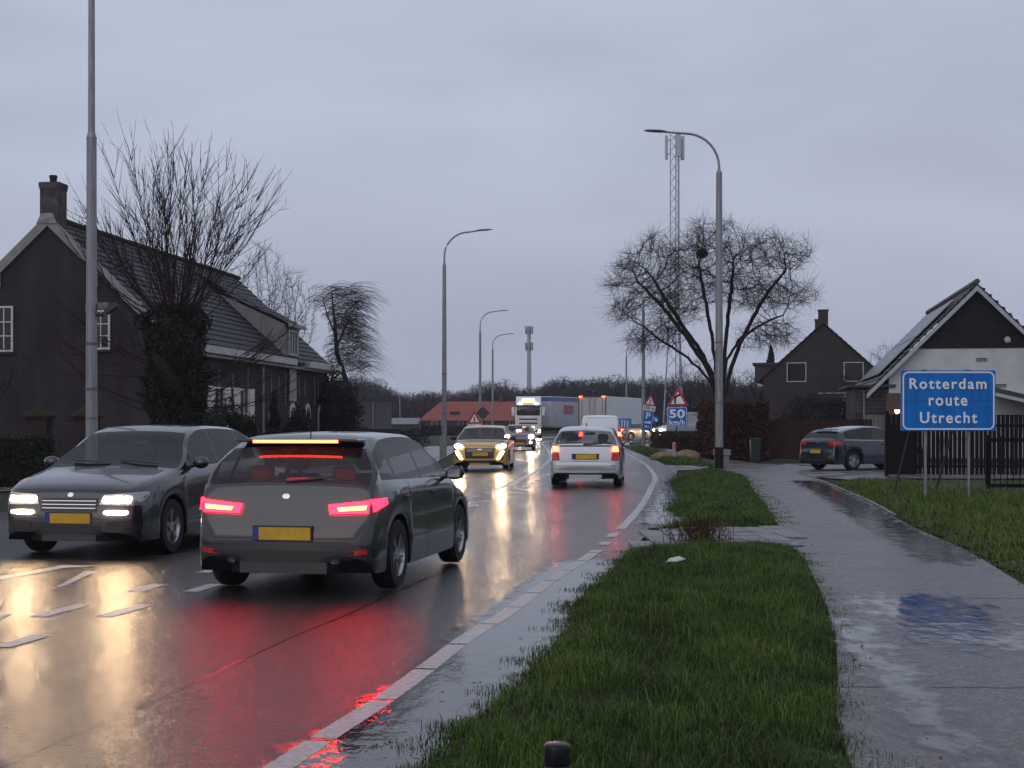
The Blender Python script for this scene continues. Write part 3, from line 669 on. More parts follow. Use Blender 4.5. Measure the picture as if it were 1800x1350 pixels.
# ---- 2: near dark car with lit headlamps driving towards the camera
L = 4.25
c = Car('family_car', 'dark grey car at the left edge driving towards the camera with twin lit headlamps', (-4.58, 17.95), heading(-.17, -.98), L, .89, 1.50, paint('paint_darkgrey', (.009, .010, .014), .2, .26),
        [(0, .50), (.03, .66), (.08, .76), (.3, .86), (.95, .98), (1.05, 1.0), (1.5, 1.22), (1.85, 1.42), (2.2, 1.49), (2.6, 1.5), (3.3, 1.48), (L-.5, 1.40), (L-.40, 1.36), (L-.14, 1.03), (L-.08, .95), (L-.03, .7), (L, .56)],
        belt=.96, wheel=(.32, .85, -.80), win=(1.15, 3.8), cowl=1.06, header=1.84, rh=L-.42, rb=L-.14, pillars=((2.35, 2.43), (3.25, 3.33)))
def f(sg):
    o = c.patch('headlight', LAMPG, 'front', qx(sg, [(.36, .61), (.82, .60), (.84, .755), (.40, .715)]), off=.012, n=(12, 5))
    c.patch('headlight_beam', HEADNEAR, 'front', qx(sg, [(.40, .645), (.72, .645), (.72, .70), (.40, .69)]), off=.022, n=(10, 3), parent=o)
    c.patch('fog_light', HEADNEAR, 'front', qx(sg, [(.42, .50), (.70, .50), (.70, .545), (.42, .545)]), off=.02, n=(8, 3), round_=.6)
    c.patch('air_intake', BLKPL, 'front', qx(sg, [(.44, .34), (.74, .36), (.72, .44), (.46, .43)]), off=.008, n=(8, 3))
sym(f)
g = c.patch('grille', BLKPL, 'front', [(-.34, .53), (.34, .53), (.33, .68), (-.33, .68)], off=.012, n=(12, 5))
for k in range(3): c.patch('grille_bar', CHROME, 'front', [(-.32, .565+k*.04), (.32, .565+k*.04), (.32, .573+k*.04), (-.32, .573+k*.04)], off=.018, n=(12, 1), deep=.01, parent=g)
c.patch('lower_grille', BLKPL, 'front', [(-.40, .27), (.40, .27), (.38, .38), (-.38, .38)], off=.01, n=(12, 3))
c.patch('badge', CHROME, 'front', [(-.035, .69), (.035, .69), (.035, .74), (-.035, .74)], off=.008, n=(4, 4), round_=.9)
c.plate('front', .455, off=.025); c.mirrors(1.45, 1.04, m=c.body.data.materials[0])
for x0 in (-.55, .05): MB().tube([(x0, L/2-1.13, 1.035), (x0+.25, L/2-1.16, 1.06), (x0+.5, L/2-1.2, 1.075)], .009, 5).build('wiper', BLKPL, c.root)
c.patch('bonnet_seam', BLKPL, 'front', [(-.7, .765), (.7, .765), (.7, .771), (-.7, .771)], off=.002, n=(16, 1), deep=.006)
c.seams((1.12, 2.4, 3.3), .30, .92); c.handles((2.1, 3.1), .86)

# ---- 3: yellow hatchback with lit lamps
L = 4.05
c = Car('hatchback_car', 'yellow hatchback with bright headlamps and slanted daytime lamps coming towards the camera', (-.88, 45.9), heading(-.06, -1), L, .875, 1.43, paint('paint_yellow', (.52, .30, .035), .2, .3),
        [(0, .48), (.03, .70), (.09, .80), (.35, .88), (.95, .96), (1.05, .98), (1.5, 1.18), (1.85, 1.36), (2.2, 1.42), (2.6, 1.43), (3.2, 1.41), (L-.5, 1.33), (L-.40, 1.30), (L-.14, 1.03), (L-.08, .95), (L-.03, .7), (L, .56)],
        belt=.95, wheel=(.33, .82, -.72), win=(1.15, 3.6), cowl=1.06, header=1.84, rh=L-.42, rb=L-.14, pillars=((2.28, 2.36), (3.12, 3.2)))
def f(sg):
    c.patch('headlight', HEADON, 'front', qx(sg, [(.52, .71), (.80, .73), (.79, .85), (.54, .82)]), off=.015, n=(10, 5), round_=.8)
    c.patch('daytime_light', DRL, 'front', qx(sg, [(.52, .38), (.62, .38), (.77, .63), (.66, .63)]), off=.02, n=(5, 8))
    c.patch('front_corner', BLKPL, 'front', qx(sg, [(.60, .34), (.72, .38), (.76, .5), (.66, .42)]), off=.006, n=(6, 6))
sym(f)
g = c.patch('grille', BLKPL, 'front', [(-.44, .40), (.44, .40), (.47, .72), (-.47, .72)], off=.01, n=(12, 6))
for k in range(4): c.patch('grille_bar', ALLOY, 'front', [(-.4, .62+k*.022), (.4, .62+k*.022), (.4, .626+k*.022), (-.4, .626+k*.022)], off=.016, n=(8, 1), deep=.01, parent=g)
c.patch('badge', CHROME, 'front', [(-.07, .665), (.07, .665), (.07, .70), (-.07, .70)], off=.02, n=(4, 4), round_=.9)
c.patch('lower_grille', BLKPL, 'front', [(-.58, .26), (.58, .26), (.5, .35), (-.5, .35)], off=.008, n=(12, 3))
c.plate('front', .54, off=.03); c.mirrors(1.45, 1.02)

# ---- 4: silver estate-like hatch ahead, brake lamps lit
L = 4.2
c = Car('hatchback_car', 'silver older hatchback braking ahead with yellow plate and red upright tail lamps', (1.92, 35.3), heading(.10, 1), L, .85, 1.44, paint('paint_silver', (.42, .43, .47), .45, .28),
        [(0, .50), (.03, .60), (.10, .68), (.35, .78), (.95, .90), (1.05, .93), (1.5, 1.17), (1.9, 1.38), (2.2, 1.43), (2.6, 1.44), (3.3, 1.42), (L-.42, 1.36), (L-.34, 1.33), (L-.10, 1.0), (L-.07, .92), (L-.05, .62), (L-.015, .585), (L, .50)],
        belt=.93, wheel=(.31, .80, -.72), win=(1.15, 3.75), cowl=1.06, header=1.88, rh=L-.34, rb=L-.11, pillars=((2.25, 2.33), (3.05, 3.13)), tk=.40)
def f(sg):
    o = c.patch('tail_light', REDLENS, 'rear', qx(sg, [(.60, .63), (.80, .63), (.77, 1.0), (.65, 1.0)]), off=.014, n=(6, 8), deep=.06)
    c.patch('brake_light', BRAKE, 'rear', qx(sg, [(.61, .83), (.785, .83), (.76, .97), (.645, .97)]), off=.02, n=(6, 6), parent=o, deep=.02, round_=.4)
    c.patch('side_lamp', REDLENS, 'right' if sg > 0 else 'left', [(L-.24, .64), (L-.10, .64), (L-.13, .94), (L-.2, .94)], off=.008, n=(4, 6), parent=o)
    c.patch('headlight', LAMPG, 'front', qx(sg, [(.45, .58), (.78, .60), (.8, .70), (.5, .67)]), off=.012, n=(10, 4))
sym(f)
c.patch('rear_bumper', paint('paint_silver_dark', (.24, .245, .26), .4, .3), 'rear', [(-.72, .40), (.72, .40), (.74, .53), (-.74, .53)], off=.012, n=(20, 4))
c.patch('bumper_lip', BLKPL, 'rear', [(-.68, .30), (.68, .30), (.70, .34), (-.70, .34)], off=.01, n=(16, 2))
c.patch('plate_recess', BLKPL, 'rear', [(-.32, .655), (.32, .655), (.32, .79), (-.32, .79)], off=.004, n=(10, 4))
c.plate('rear', .72, w=.52, h=.11, off=.02); c.mirrors(1.5, .98)
c.patch('plate_trim', CHROME, 'rear', [(-.34, .79), (.34, .79), (.34, .81), (-.34, .81)], off=.02, n=(10, 1))
c.patch('badge', CHROME, 'rear', [(-.05, .84), (.05, .84), (.05, .90), (-.05, .90)], off=.008, n=(4, 4), round_=.9)
c.patch('window_frame', BLKPL, 'rear', [(-.62, .955), (.62, .955), (.60, .985), (-.60, .985)], off=.008, n=(14, 2))
c.patch('wiper', BLKPL, 'rear', [(-.05, .99), (.40, 1.02), (.40, 1.04), (-.05, 1.03)], off=.02, n=(8, 1), deep=.012)
MB().cbox(-.12, .12, -L/2+.34, -L/2+.37, 1.305, 1.325, .004).build('high_brake_light', REDLENS, c.root)
MB().tube([(.0, -L/2+.6, 1.43), (0, -L/2+.5, 1.50)], .012, 6).build('antenna', BLKPL, c.root)
MB().tube([(.35, -L/2+.1, .24), (.35, -L/2-.02, .23)], .03, 10).build('exhaust_tip', CHROME, c.root)
c.seams((1.12, 2.29, 3.1), .30, .9)

# ---- 5: white van-like car in front of the silver one
L = 4.35
c = Car('compact_van', 'white boxy van driving ahead of the silver hatchback with tall red tail lamps', (3.62, 58.2), heading(.07, 1), L, .90, 1.81, paint('paint_white', (.74, .75, .77), .05, .3),
        [(0, .55), (.03, .68), (.10, .78), (.35, .92), (.85, 1.05), (.95, 1.08), (1.4, 1.4), (1.75, 1.70), (2.1, 1.79), (2.6, 1.81), (3.5, 1.81), (L-.25, 1.78), (L-.16, 1.74), (L-.07, 1.15), (L-.05, .95), (L-.03, .62), (L, .55)],
        belt=1.05, wheel=(.32, .82, -.72), win=(1.1, 2.9), cowl=.96, header=1.74, rh=L-.10, rb=L-.098, pillars=((2.1, 2.2),), tk=.22, wide_rear=.97)
def f(sg):
    c.patch('tail_light', REDLENS, 'rear', qx(sg, [(.72, .85), (.84, .85), (.77, 1.62), (.70, 1.62)]), off=.014, n=(4, 14), deep=.06)
    c.patch('brake_light', BRAKE, 'rear', qx(sg, [(.70, .98), (.86, .98), (.84, 1.14), (.71, 1.14)]), off=.024, n=(4, 5), deep=.02)
sym(f)
c.plate('rear', .70); c.mirrors(1.35, 1.12, w=.2, h=.2)
c.patch('door_gap', BLKPL, 'rear', [(-.60, 1.70), (.60, 1.70), (.60, 1.71), (-.60, 1.71)], off=.004, n=(10, 1))

# ---- 6: small dark car behind the yellow one
L = 3.9
c = Car('small_car', 'small dark car with round headlamps following close behind the yellow hatchback', (.42, 77.2), heading(-.02, -1), L, .86, 1.40, paint('paint_slate', (.11, .10, .12), .3, .3),
        [(0, .50), (.03, .70), (.09, .82), (.35, .93), (.85, 1.0), (.95, 1.02), (1.4, 1.28), (1.62, 1.36), (2.0, 1.40), (2.6, 1.4), (3.2, 1.38), (L-.4, 1.33), (L-.3, 1.3), (L-.1, 1.0), (L-.06, .9), (L-.02, .6), (L, .5)],
        belt=.98, wheel=(.31, .75, -.65), win=(1.05, 3.45), cowl=.96, header=1.62, rh=L-.32, rb=L-.1, pillars=((2.2, 2.28),))
def f(sg):
    c.patch('headlight', HEADON, 'front', qx(sg, [(.50, .66), (.76, .66), (.76, .86), (.50, .86)]), off=.015, n=(8, 8), round_=.95)
    c.patch('fog_light', HEADON, 'front', qx(sg, [(.56, .42), (.66, .42), (.66, .50), (.56, .50)]), off=.015, n=(4, 4), round_=.95)
sym(f)
c.patch('grille', BLKPL, 'front', [(-.36, .42), (.36, .42), (.40, .62), (-.40, .62)], off=.01, n=(10, 4)); c.plate('front', .40); c.mirrors(1.3, 1.04)
c.patch('bonnet_seam', BLKPL, 'front', [(-.6, .76), (.6, .76), (.6, .775), (-.6, .775)], off=.004, n=(12, 1))

# ---- 7: parked dark blue car on the driveway
L = 4.32; hd = heading(.87, .49); dirv = Vector((.871, .491)); rc = Vector((9.62, 45.1))
ctr = rc+dirv*(L/2)
c = Car('parked_car', 'dark blue hatchback parked on the driveway beside the black fence', (ctr.x, ctr.y), hd, L, .885, 1.42, paint('paint_blue', (.012, .018, .030), .3, .25),
        [(0, .50), (.03, .60), (.10, .68), (.35, .78), (1.2, .93), (1.3, .955), (1.75, 1.18), (2.1, 1.35), (2.4, 1.41), (2.7, 1.41), (3.3, 1.36), (L-.5, 1.26), (L-.42, 1.23), (L-.16, 1.02), (L-.09, .95), (L-.05, .7), (L, .56)],
        belt=.93, wheel=(.325, .80, -.82), win=(1.4, 3.82), cowl=1.31, header=2.08, rh=L-.40, rb=L-.16, pillars=((2.42, 2.5), (3.28, 3.36)), tk=.42)
def f(sg):
    o = c.patch('tail_light', REDLENS, 'rear', qx(sg, [(.50, .80), (.84, .78), (.84, .94), (.54, .93)]), off=.014, n=(8, 5), deep=.06)
    c.patch('side_lamp', mat('red_lens_bright', (.45, .02, .015), .12, emit=(1, .05, .03), es=.12), 'right' if sg > 0 else 'left', [(L-.30, .84), (L-.10, .80), (L-.13, .91), (L-.28, .90)], off=.01, n=(6, 4), deep=.03, parent=o)  # weak glow imitates light caught by the unlit tail lenses
sym(f)
c.plate('rear', .60); c.mirrors(1.72, 1.0); c.seams((1.35, 2.46, 3.32), .30, .9); c.handles((2.25, 3.15), .82)
c.patch('badge', CHROME, 'rear', [(-.04, .84), (.04, .84), (.04, .92), (-.04, .92)], off=.008, n=(4, 4), round_=.9)
c.patch('rear_bumper', BLKPL, 'rear', [(-.66, .28), (.66, .28), (.7, .38), (-.7, .38)], off=.01, n=(16, 3))
MB().cbox(-.5, .5, -L/2+.36, -L/2+.50, 1.285, 1.305, .008).build('spoiler', c.body.data.materials[0], c.root)
MB().tube([(0, -L/2+.65, 1.33), (0, -L/2+.58, 1.40)], .015, 6).build('antenna', BLKPL, c.root)
for sd_ in ('left', 'right'): c.patch('window_trim', CHROME, sd_, [(1.7, .925), (3.9, .962), (3.9, .972), (1.7, .935)], off=.004, n=(16, 1), deep=.008)

# ---- 8, 9: far cars on the bend
L = 4.4
c = Car('grey_car', 'grey car disappearing round the far bend with a red tail lamp', (10.6, 119.5), heading(.85, .55), L, .88, 1.46, paint('paint_midgrey', (.22, .22, .25), .3, .3), hatch_top(L, 1.46), belt=.95, wheel=(.32, .85, -.8), win=(1.15, 3.9), cowl=1.06, header=1.84, rh=L-.44, rb=L-.14, pillars=((2.35, 2.43),), seats=False)
sym(lambda sg: c.patch('tail_light', BRAKE, 'rear', qx(sg, [(.45, .76), (.82, .76), (.82, .94), (.45, .94)]), off=.02, n=(6, 4), deep=.05)); c.mirrors(1.45, 1.0)
L = 4.9
c = Car('delivery_van', 'light grey van coming round the far bend with lit headlamps behind the speed sign', (14.3, 118.6), heading(-.95, -.32), L, .95, 2.35, paint('paint_lightgrey', (.34, .35, .40), .1, .3),
        [(0, .6), (.03, .85), (.10, 1.0), (.45, 1.12), (.8, 1.22), (.9, 1.26), (1.3, 1.75), (1.6, 2.15), (1.9, 2.3), (2.4, 2.35), (4, 2.35), (L-.15, 2.33), (L-.1, 2.3), (L-.05, 1.2), (L, .6)],
        belt=1.2, wheel=(.34, .9, -.95), win=(1.0, 2.1), cowl=.91, header=1.6, rh=L-.12, rb=L-.06, pillars=(), tk=.12, wide_rear=.97, cat='van', seats=False)
def f(sg):
    c.patch('headlight', HEADON, 'front', qx(sg, [(.55, .80), (.85, .80), (.85, 1.0), (.58, .98)]), off=.02, n=(6, 4)); c.patch('fog_light', DRL, 'front', qx(sg, [(.6, .48), (.78, .48), (.78, .56), (.6, .56)]), off=.02, n=(4, 3))
sym(f); c.mirrors(1.1, 1.35, w=.2, h=.25)
c.patch('side_lamp', DRL, 'left', [(.12, .82), (.4, .85), (.38, .98), (.12, .95)], off=.01); c.patch('grille', BLKPL, 'front', [(-.4, .7), (.4, .7), (.4, .9), (-.4, .9)], off=.01)

# ---- trucks
TW = mat('truck_white', (.74, .75, .77), .3, var=.08, vscale=2, coat=.3)
TGREY = mat('trailer_curtain', (.44, .45, .48), .45, var=.12, vscale=1.5)
def wheels(root, ys, r=.5, w=1.2):
    for y in ys:
        for sg in (-1, 1):
            M = Matrix.Translation((sg*(w-.14), y, r)) @ Matrix.Rotation(R(90)*sg, 4, 'Y')
            t = MB().lathe([(r*.55, -.12), (r*.95, -.14), (r, -.1), (r, .1), (r*.95, .14), (r*.58, .13)], 22, M).build('wheel', RUBBER, root, smooth=40)
            MB().lathe([(r*.58, .12), (r*.54, .05), (r*.3, .02), (r*.2, .1), (0, .1)], 18, M).build('rim', ALLOY, t, smooth=40)
# white cab facing the camera
tr = thing('truck_tractor', 'white lorry cab with lit roof sign and roof lamps facing the camera at the bend', 'truck', (X(929, 133), 133, .003), heading(-.03, -1))
MB().cbox(-1.22, 1.22, -1.2, .98, .95, 3.05, .12, seg=3).prism([(-1.2, 3.0), (.96, 3.0), (.80, 3.45), (.25, 3.88), (-1.1, 3.95), (-1.2, 3.9)], -1.15, 1.15, 'yz').build('cab', TW, tr, smooth=40)
MB().cbox(-1.2, 1.2, .35, 1.08, .32, .98, .08, seg=2).build('bumper', TW, tr, smooth=40)
MB().cbox(-1.08, 1.08, .95, 1.015, 2.15, 2.98, .06, seg=2).build('windscreen', GLASS_T := mat('truck_glass', (.012, .012, .014), .06, spec=.8), tr, smooth=40)
MB().cbox(-1.24, 1.24, .88, 1.22, 3.02, 3.12, .03).build('sun_visor', mat('visor', (.3, .04, .05), .3), tr)
for k in range(4): MB().cbox(-.85, .85, 1.0, 1.03, 1.15+k*.2, 1.27+k*.2, .02).build('grille_slat', BLKPL if k % 2 else TW, tr)
MB().cbox(-.55, .55, .62, .90, 3.42, 3.72, .03).build('roof_sign', mat('roof_sign', (.9, .7, .4), .3, emit=(1, .72, .40), es=3.2), tr)
MB().cbox(-.42, .42, .905, .915, 3.52, 3.60, .004).build('sign_panel', mat('sign_dark', (.3, .15, .06), .4), tr)
def f(sg):
    MB().cbox(sg*.75-.12, sg*.75+.12, .85, .99, 3.22, 3.32, .02).build('roof_lamp', DRL, tr)
    MB().cbox(sg*.9-.2, sg*.9+.2, 1.06, 1.10, .60, .76, .02).build('headlight', HEADON, tr)
    MB().cbox(sg*.38-.16, sg*.38+.16, 1.02, 1.05, 1.02, 1.12, .01).build('marker_light', mat('marker_warm', (.9, .6, .3), .3, emit=(1, .65, .35), es=5), tr)
    o = MB().cbox(sg*1.42-.13, sg*1.42+.13, .75, .95, 2.1, 2.95, .05).build('side_mirror', TW, tr, smooth=40); MB().tube([(sg*1.2, .8, 2.8), (sg*1.4, .85, 2.8)], .03, 6).build('mirror_arm', BLKPL, o)
    MB().cbox(sg*1.1-.06, sg*1.1+.06, -1.2, -.4, 3.05, 3.8, .03).build('side_deflector', TW, tr)
sym(f)
MB().cbox(-.3, .3, 1.085, 1.10, .42, .54, .005).build('number_plate', PLATE, tr); MB().box(-.5, .5, -4.6, -1.2, .6, .95).build('chassis', UNDER, tr)
wheels(tr, (.05, -3.6)); 
# its curtain-sided trailer angling back to the right
tb = Vector((X(929, 133), 133)); td = Vector((.40, .917))
tl = thing('curtain_trailer', 'grey curtain-sided trailer with a blue top band behind the white cab', 'trailer', (tb.x+td.x*9.0+.15, tb.y+td.y*9.0, .003), heading(-td.x, -td.y))
MB().cbox(-1.27, 1.27, -6.8, 6.8, 1.15, 3.98, .04).build('curtain_body', TGREY, tl)
MB().box(-1.285, 1.285, -6.82, 6.82, 3.52, 3.9).build('top_band', mat('band_blue', (.05, .10, .28), .4), tl)
MB().box(-1.283, -1.272, 1.0, 3.6, 2.3, 3.15).build('printed_patch', mat('print_red', (.45, .06, .08), .5), tl)
for k in range(4): MB().box(-1.290, -1.284, 1.15+k*.6, 1.45+k*.6, 2.45, 3.0).build('printed_letter', mat('print_grey', (.30, .2, .25), .5), tl)
MB().box(-1.29, 1.29, -6.8, 6.8, 1.02, 1.18).build('side_rail', mat('rail', (.3, .3, .32), .4), tl); MB().box(-.5, .5, -6.5, 6, .7, 1.05).build('chassis', UNDER, tl)
MB().box(-1.25, -1.2, -3, 4, .5, 1.0).build('side_guard', mat('guard', (.2, .2, .22), .5), tl)
wheels(tl, (-2.5, -3.8, -5.1), w=1.25)
# white box trailer going away, seen from behind-left
bd = Vector((.34, .94)).normalized(); rp = Vector((X(1041, 125), 125))
tt = thing('box_trailer', 'white box trailer seen from behind with two red marker lamps on top of its doors', 'trailer', (rp.x+bd.x*6.8, rp.y+bd.y*6.8, .003), heading(bd.x, bd.y))
WB = mat('box_white', (.66, .67, .68), .35, var=.06, vscale=1)
MB().cbox(-1.26, 1.26, -6.75, 6.8, 1.15, 3.80, .03).build('box_body', WB, tt)
MB().box(-1.28, -1.2, -6.82, -6.74, 1.1, 3.82).box(1.2, 1.28, -6.82, -6.74, 1.1, 3.82).box(-1.2, 1.2, -6.82, -6.74, 3.72, 3.82).box(-1.2, 1.2, -6.82, -6.74, 1.1, 1.2).build('rear_frame', mat('rear_frame', (.10, .05, .055), .5), tt)
for sg in (-1, 1):
    d = MB().box(sg*.6-.59, sg*.6+.59, -6.79, -6.755, 1.22, 3.70).build('rear_door', mat('door_cream', (.42, .41, .42), .4, var=.1, vscale=1), tt)
    for q in (.25, .95): MB().tube([(sg*q, -6.81, 1.25), (sg*q, -6.81, 3.68)], .025, 6).build('lock_rod', mat('rod', (.2, .2, .2), .4), d)
    MB().cbox(sg*1.05-.15, sg*1.05+.15, -6.87, -6.82, 3.72, 3.81, .01).build('marker_light', BRAKE, tt)
    MB().cbox(sg*.95-.2, sg*.95+.2, -6.86, -6.80, .78, .92, .01).build('tail_light', TAILON, tt)
MB().box(-1.2, 1.2, -6.8, -6.6, .62, .75).build('underrun_bar', mat('rail', (.3, .3, .32), .4), tt); MB().box(-.5, .5, -6.5, 6, .75, 1.1).build('chassis', UNDER, tt)
MB().box(-1.275, 1.275, -6.7, 6.8, 1.02, 1.2).build('side_rail', mat('rail', (.3, .3, .32), .4), tt)
wheels(tt, (-2.5, -3.8, -5.1), w=1.25)
# ================================================================ HOUSES
WHITEW = mat('white_woodwork', (.52, .52, .52), .4, var=.12, vscale=5)
CREAM = mat('weathered_white', (.26, .255, .25), .5, var=.3, vscale=4)
PANE = mat('window_pane', (.010, .010, .012), .08, spec=.35)
def stepped_roof(mb, x0, z0, x1, z1, y0, y1, n, t=.045):
    """courses of tiles from eave (x0,z0) up to ridge (x1,z1)"""
    d = Vector((x1-x0, 0, z1-z0)); ln = d.length; u = d/ln; nn = Vector((-u.z, 0, u.x)); nn = nn if nn.z > 0 else -nn
    for i in range(n):
        a = Vector((x0, 0, z0))+u*ln*i/n; b = Vector((x0, 0, z0))+u*ln*min(1, (i+1.12)/n)
        pa, pb = a+nn*t, b+nn*.012
        vs = [(p.x, y, p.z) for y in (y0, y1) for p in (a, pa, pb, b)]
        mb.add(vs, [(0, 1, 2, 3), (7, 6, 5, 4), (1, 5, 6, 2), (0, 4, 5, 1), (3, 2, 6, 7), (0, 3, 7, 4)])
def tiles_mat(name, c, rough=.32, cols=8.0, c2=None):
    m = mat(name, c, rough, var=.35 if not c2 else 0, vscale=1.6, rvar=.1, col2=c2)
    n = m.node_tree.nodes; l = m.node_tree.links; t = n.new('ShaderNodeTexCoord'); w_ = n.new('ShaderNodeTexWave'); w_.bands_direction = 'Y'; w_.inputs['Scale'].default_value = cols/6.28*2; w_.inputs['Distortion'].default_value = .3
    l.new(t.outputs['Object'], w_.inputs['Vector']); b = n.new('ShaderNodeBump'); b.inputs['Strength'].default_value = .8; b.inputs['Distance'].default_value = .03
    l.new(w_.outputs['Fac'], b.inputs['Height']); l.new(b.outputs[0], n['Principled BSDF'].inputs['Normal']); return m
def window(parent, x, z, w_, h, y, cols=2, rows=3, sill=True, fm=None, axis='y', name='window', t=.06):
    """window in the plane facing -y (axis 'y') or +x (axis 'x'); x is the coordinate along the wall"""
    fm = fm or WHITEW
    def bx(mb, a0, a1, d0, d1, c0, c1):
        return mb.box(a0, a1, y-d1, y-d0, c0, c1) if axis == 'y' else mb.box(y+d0, y+d1, a0, a1, c0, c1)
    mb = MB(); f_ = t
    bx(mb, x-w_/2, x+w_/2, 0, .05, z, z+f_); bx(mb, x-w_/2, x+w_/2, 0, .05, z+h-f_, z+h); bx(mb, x-w_/2, x-w_/2+f_, 0, .05, z+f_, z+h-f_); bx(mb, x+w_/2-f_, x+w_/2, 0, .05, z+f_, z+h-f_)
    o = mb.build(name, fm, parent)
    mb = MB(); iw, ih = w_-2*f_, h-2*f_
    for k in range(1, cols): bx(mb, x-w_/2+f_+iw*k/cols-.017, x-w_/2+f_+iw*k/cols+.017, .012, .04, z+f_, z+h-f_)
    for k in range(1, rows): bx(mb, x-w_/2+f_, x+w_/2-f_, .014, .038, z+f_+ih*k/rows-.017, z+f_+ih*k/rows+.017)
    if mb.v: mb.build('glazing_bar', fm, o)
    bx(MB(), x-w_/2+f_, x+w_/2-f_, 0, .01, z+f_, z+h-f_).build('pane', PANE, o)
    if sill: bx(MB(), x-w_/2-.06, x+w_/2+.06, 0, .10, z-.07, z-.004).build('sill', mat('sill', (.04, .035, .04), .5), o)
    return o
# ---- left house: grey-brown stuccoed farmhouse, rotated about 6.9 deg
a1 = R(6.85); hx, hy = X(85, 44), 44.0
lh = thing('farmhouse', 'dark stuccoed farmhouse with white verge boards and a long black tiled roof on the left', 'house', (hx, hy, 0), -a1)
STUC = mat('stucco_dark', (.034, .028, .032), .75, var=.4, vscale=.7, vstretch=(1.6, 1.6, .5), bump=.25, bscale=30)
hw, ez, az, DP = 4.12, 4.05, 7.8, 18.6
MB().prism([(-hw, -.1), (hw, -.1), (hw, ez), (0, az), (-hw, ez)], 0, DP).build('wall', STUC, lh)
RT = tiles_mat('roof_tiles_black', (.034, .031, .038), .5)
mb = MB()
for sg in (-1, 1): stepped_roof(mb, sg*(hw+.25), ez-.20, 0, az+.03, -.02, DP+.1, 19)
mb.build('roof', RT, lh)
MOSS = mat('moss', (.020, .020, .008), .8, col2=(.035, .034, .012), vscale=3, bump=1, bscale=25)
mb = MB(); y = .1
while y < DP:
    mb.tube([(0, y, az+.10+random.uniform(-.01, .015)), (0, y+.38, az+.085)], .10, 8); y += .37
mb.build('ridge', MOSS, lh, smooth=40)
# verge boards
mb = MB()
for sg in (-1, 1):
    mb.prism([(0, az+.16), (0, az-.20), (sg*(hw+.30), ez-.62), (sg*(hw+.30), ez-.26)], -.10, .02)
mb.build('verge_board', mat('verge_grey', (.24, .235, .23), .5, var=.15, vscale=3), lh)
MB().prism([(-.34, az-.14), (.34, az-.14), (.18, az+.18), (-.18, az+.18)], -.13, -.105).build('verge_cap', CREAM, lh)
for x in (-1.55, 1.6, 3.0):
    MB().box(x-.025, x+.025, -.09, -.05, az-.95-abs(x)*.62-.15, az-.95-abs(x)*.62+.25).build('wall_anchor', CREAM, lh)
CHB = mat('chimney_render', (.075, .065, .06), .8, var=.5, vscale=3, bump=.6)
ch = MB().box(-.30, .30, .05, .66, az-.2, az+.95).prism([(-.30, az+.95), (-.34, az+1.12), (.34, az+1.12), (.30, az+.95)], .02, .69).box(-.33, .33, .03, .68, az+1.12, az+1.17).build('chimney', CHB, lh)
MB().lathe([(.10, az+1.17), (.11, az+1.30), (.10, az+1.32), (.13, az+1.34), (.12, az+1.42), (0, az+1.42)], 14, Matrix.Translation((0, .35, 0))).build('chimney_pot', mat('pot', (.03, .028, .03), .6), ch)
def lx(px): return (X(px, 44)-hx)/math.cos(a1)*1.0
window(lh, lx(4), Z(618, 44), .60, 1.42, 0, 2, 3); window(lh, lx(181), Z(616, 44.3), .60, 1.22, 0, 2, 3)
window(lh, lx(-60), Z(618, 44), .60, 1.42, 0, 2, 3)
# gutters on the road side and downpipes
MB().box(hw+.02, hw+.42, .3, 12.2, ez-.30, ez-.06).build('gutter', WHITEW2 := mat('gutter_white', (.36, .36, .36), .4, var=.3, vscale=8), lh)
MB().box(hw+.02, hw+.46, 13.9, 19.3, ez-.32, ez-.06).build('gutter', WHITEW2, lh)
MB().box(hw+.01, hw+.30, .3, 19.2, ez-.42, ez-.325).build('soffit', CREAM, lh)
GRP = mat('downpipe_grey', (.22, .21, .21), .4, var=.3, vscale=10)
for y in (8.6, 18.9): MB().tube([(hw+.12, y, 0), (hw+.12, y, ez-.5), (hw+.22, y, ez-.35)], .055, 8).build('downpipe', GRP, lh)
for k, y in enumerate((2.2, 3.9, 5.4, 7.1, 10, 11.0, 11.9, 13.9, 14.8, 16.3, 16.9, 17.6)):
    z = 2.6 if k % 3 else 2.2; MB().box(hw+.01, hw+.03, y-.02, y+.02, z, z+(1.25 if k % 3 == 0 else .7)).build('wall_anchor', CREAM, lh)
# white panel under the dormer
MB().box(hw+.03, hw+.08, 12.35, 13.3, 2.35, ez-.40).build('notice_panel', mat('panel_pale', (.30, .29, .26), .45, var=.4, vscale=2), lh)
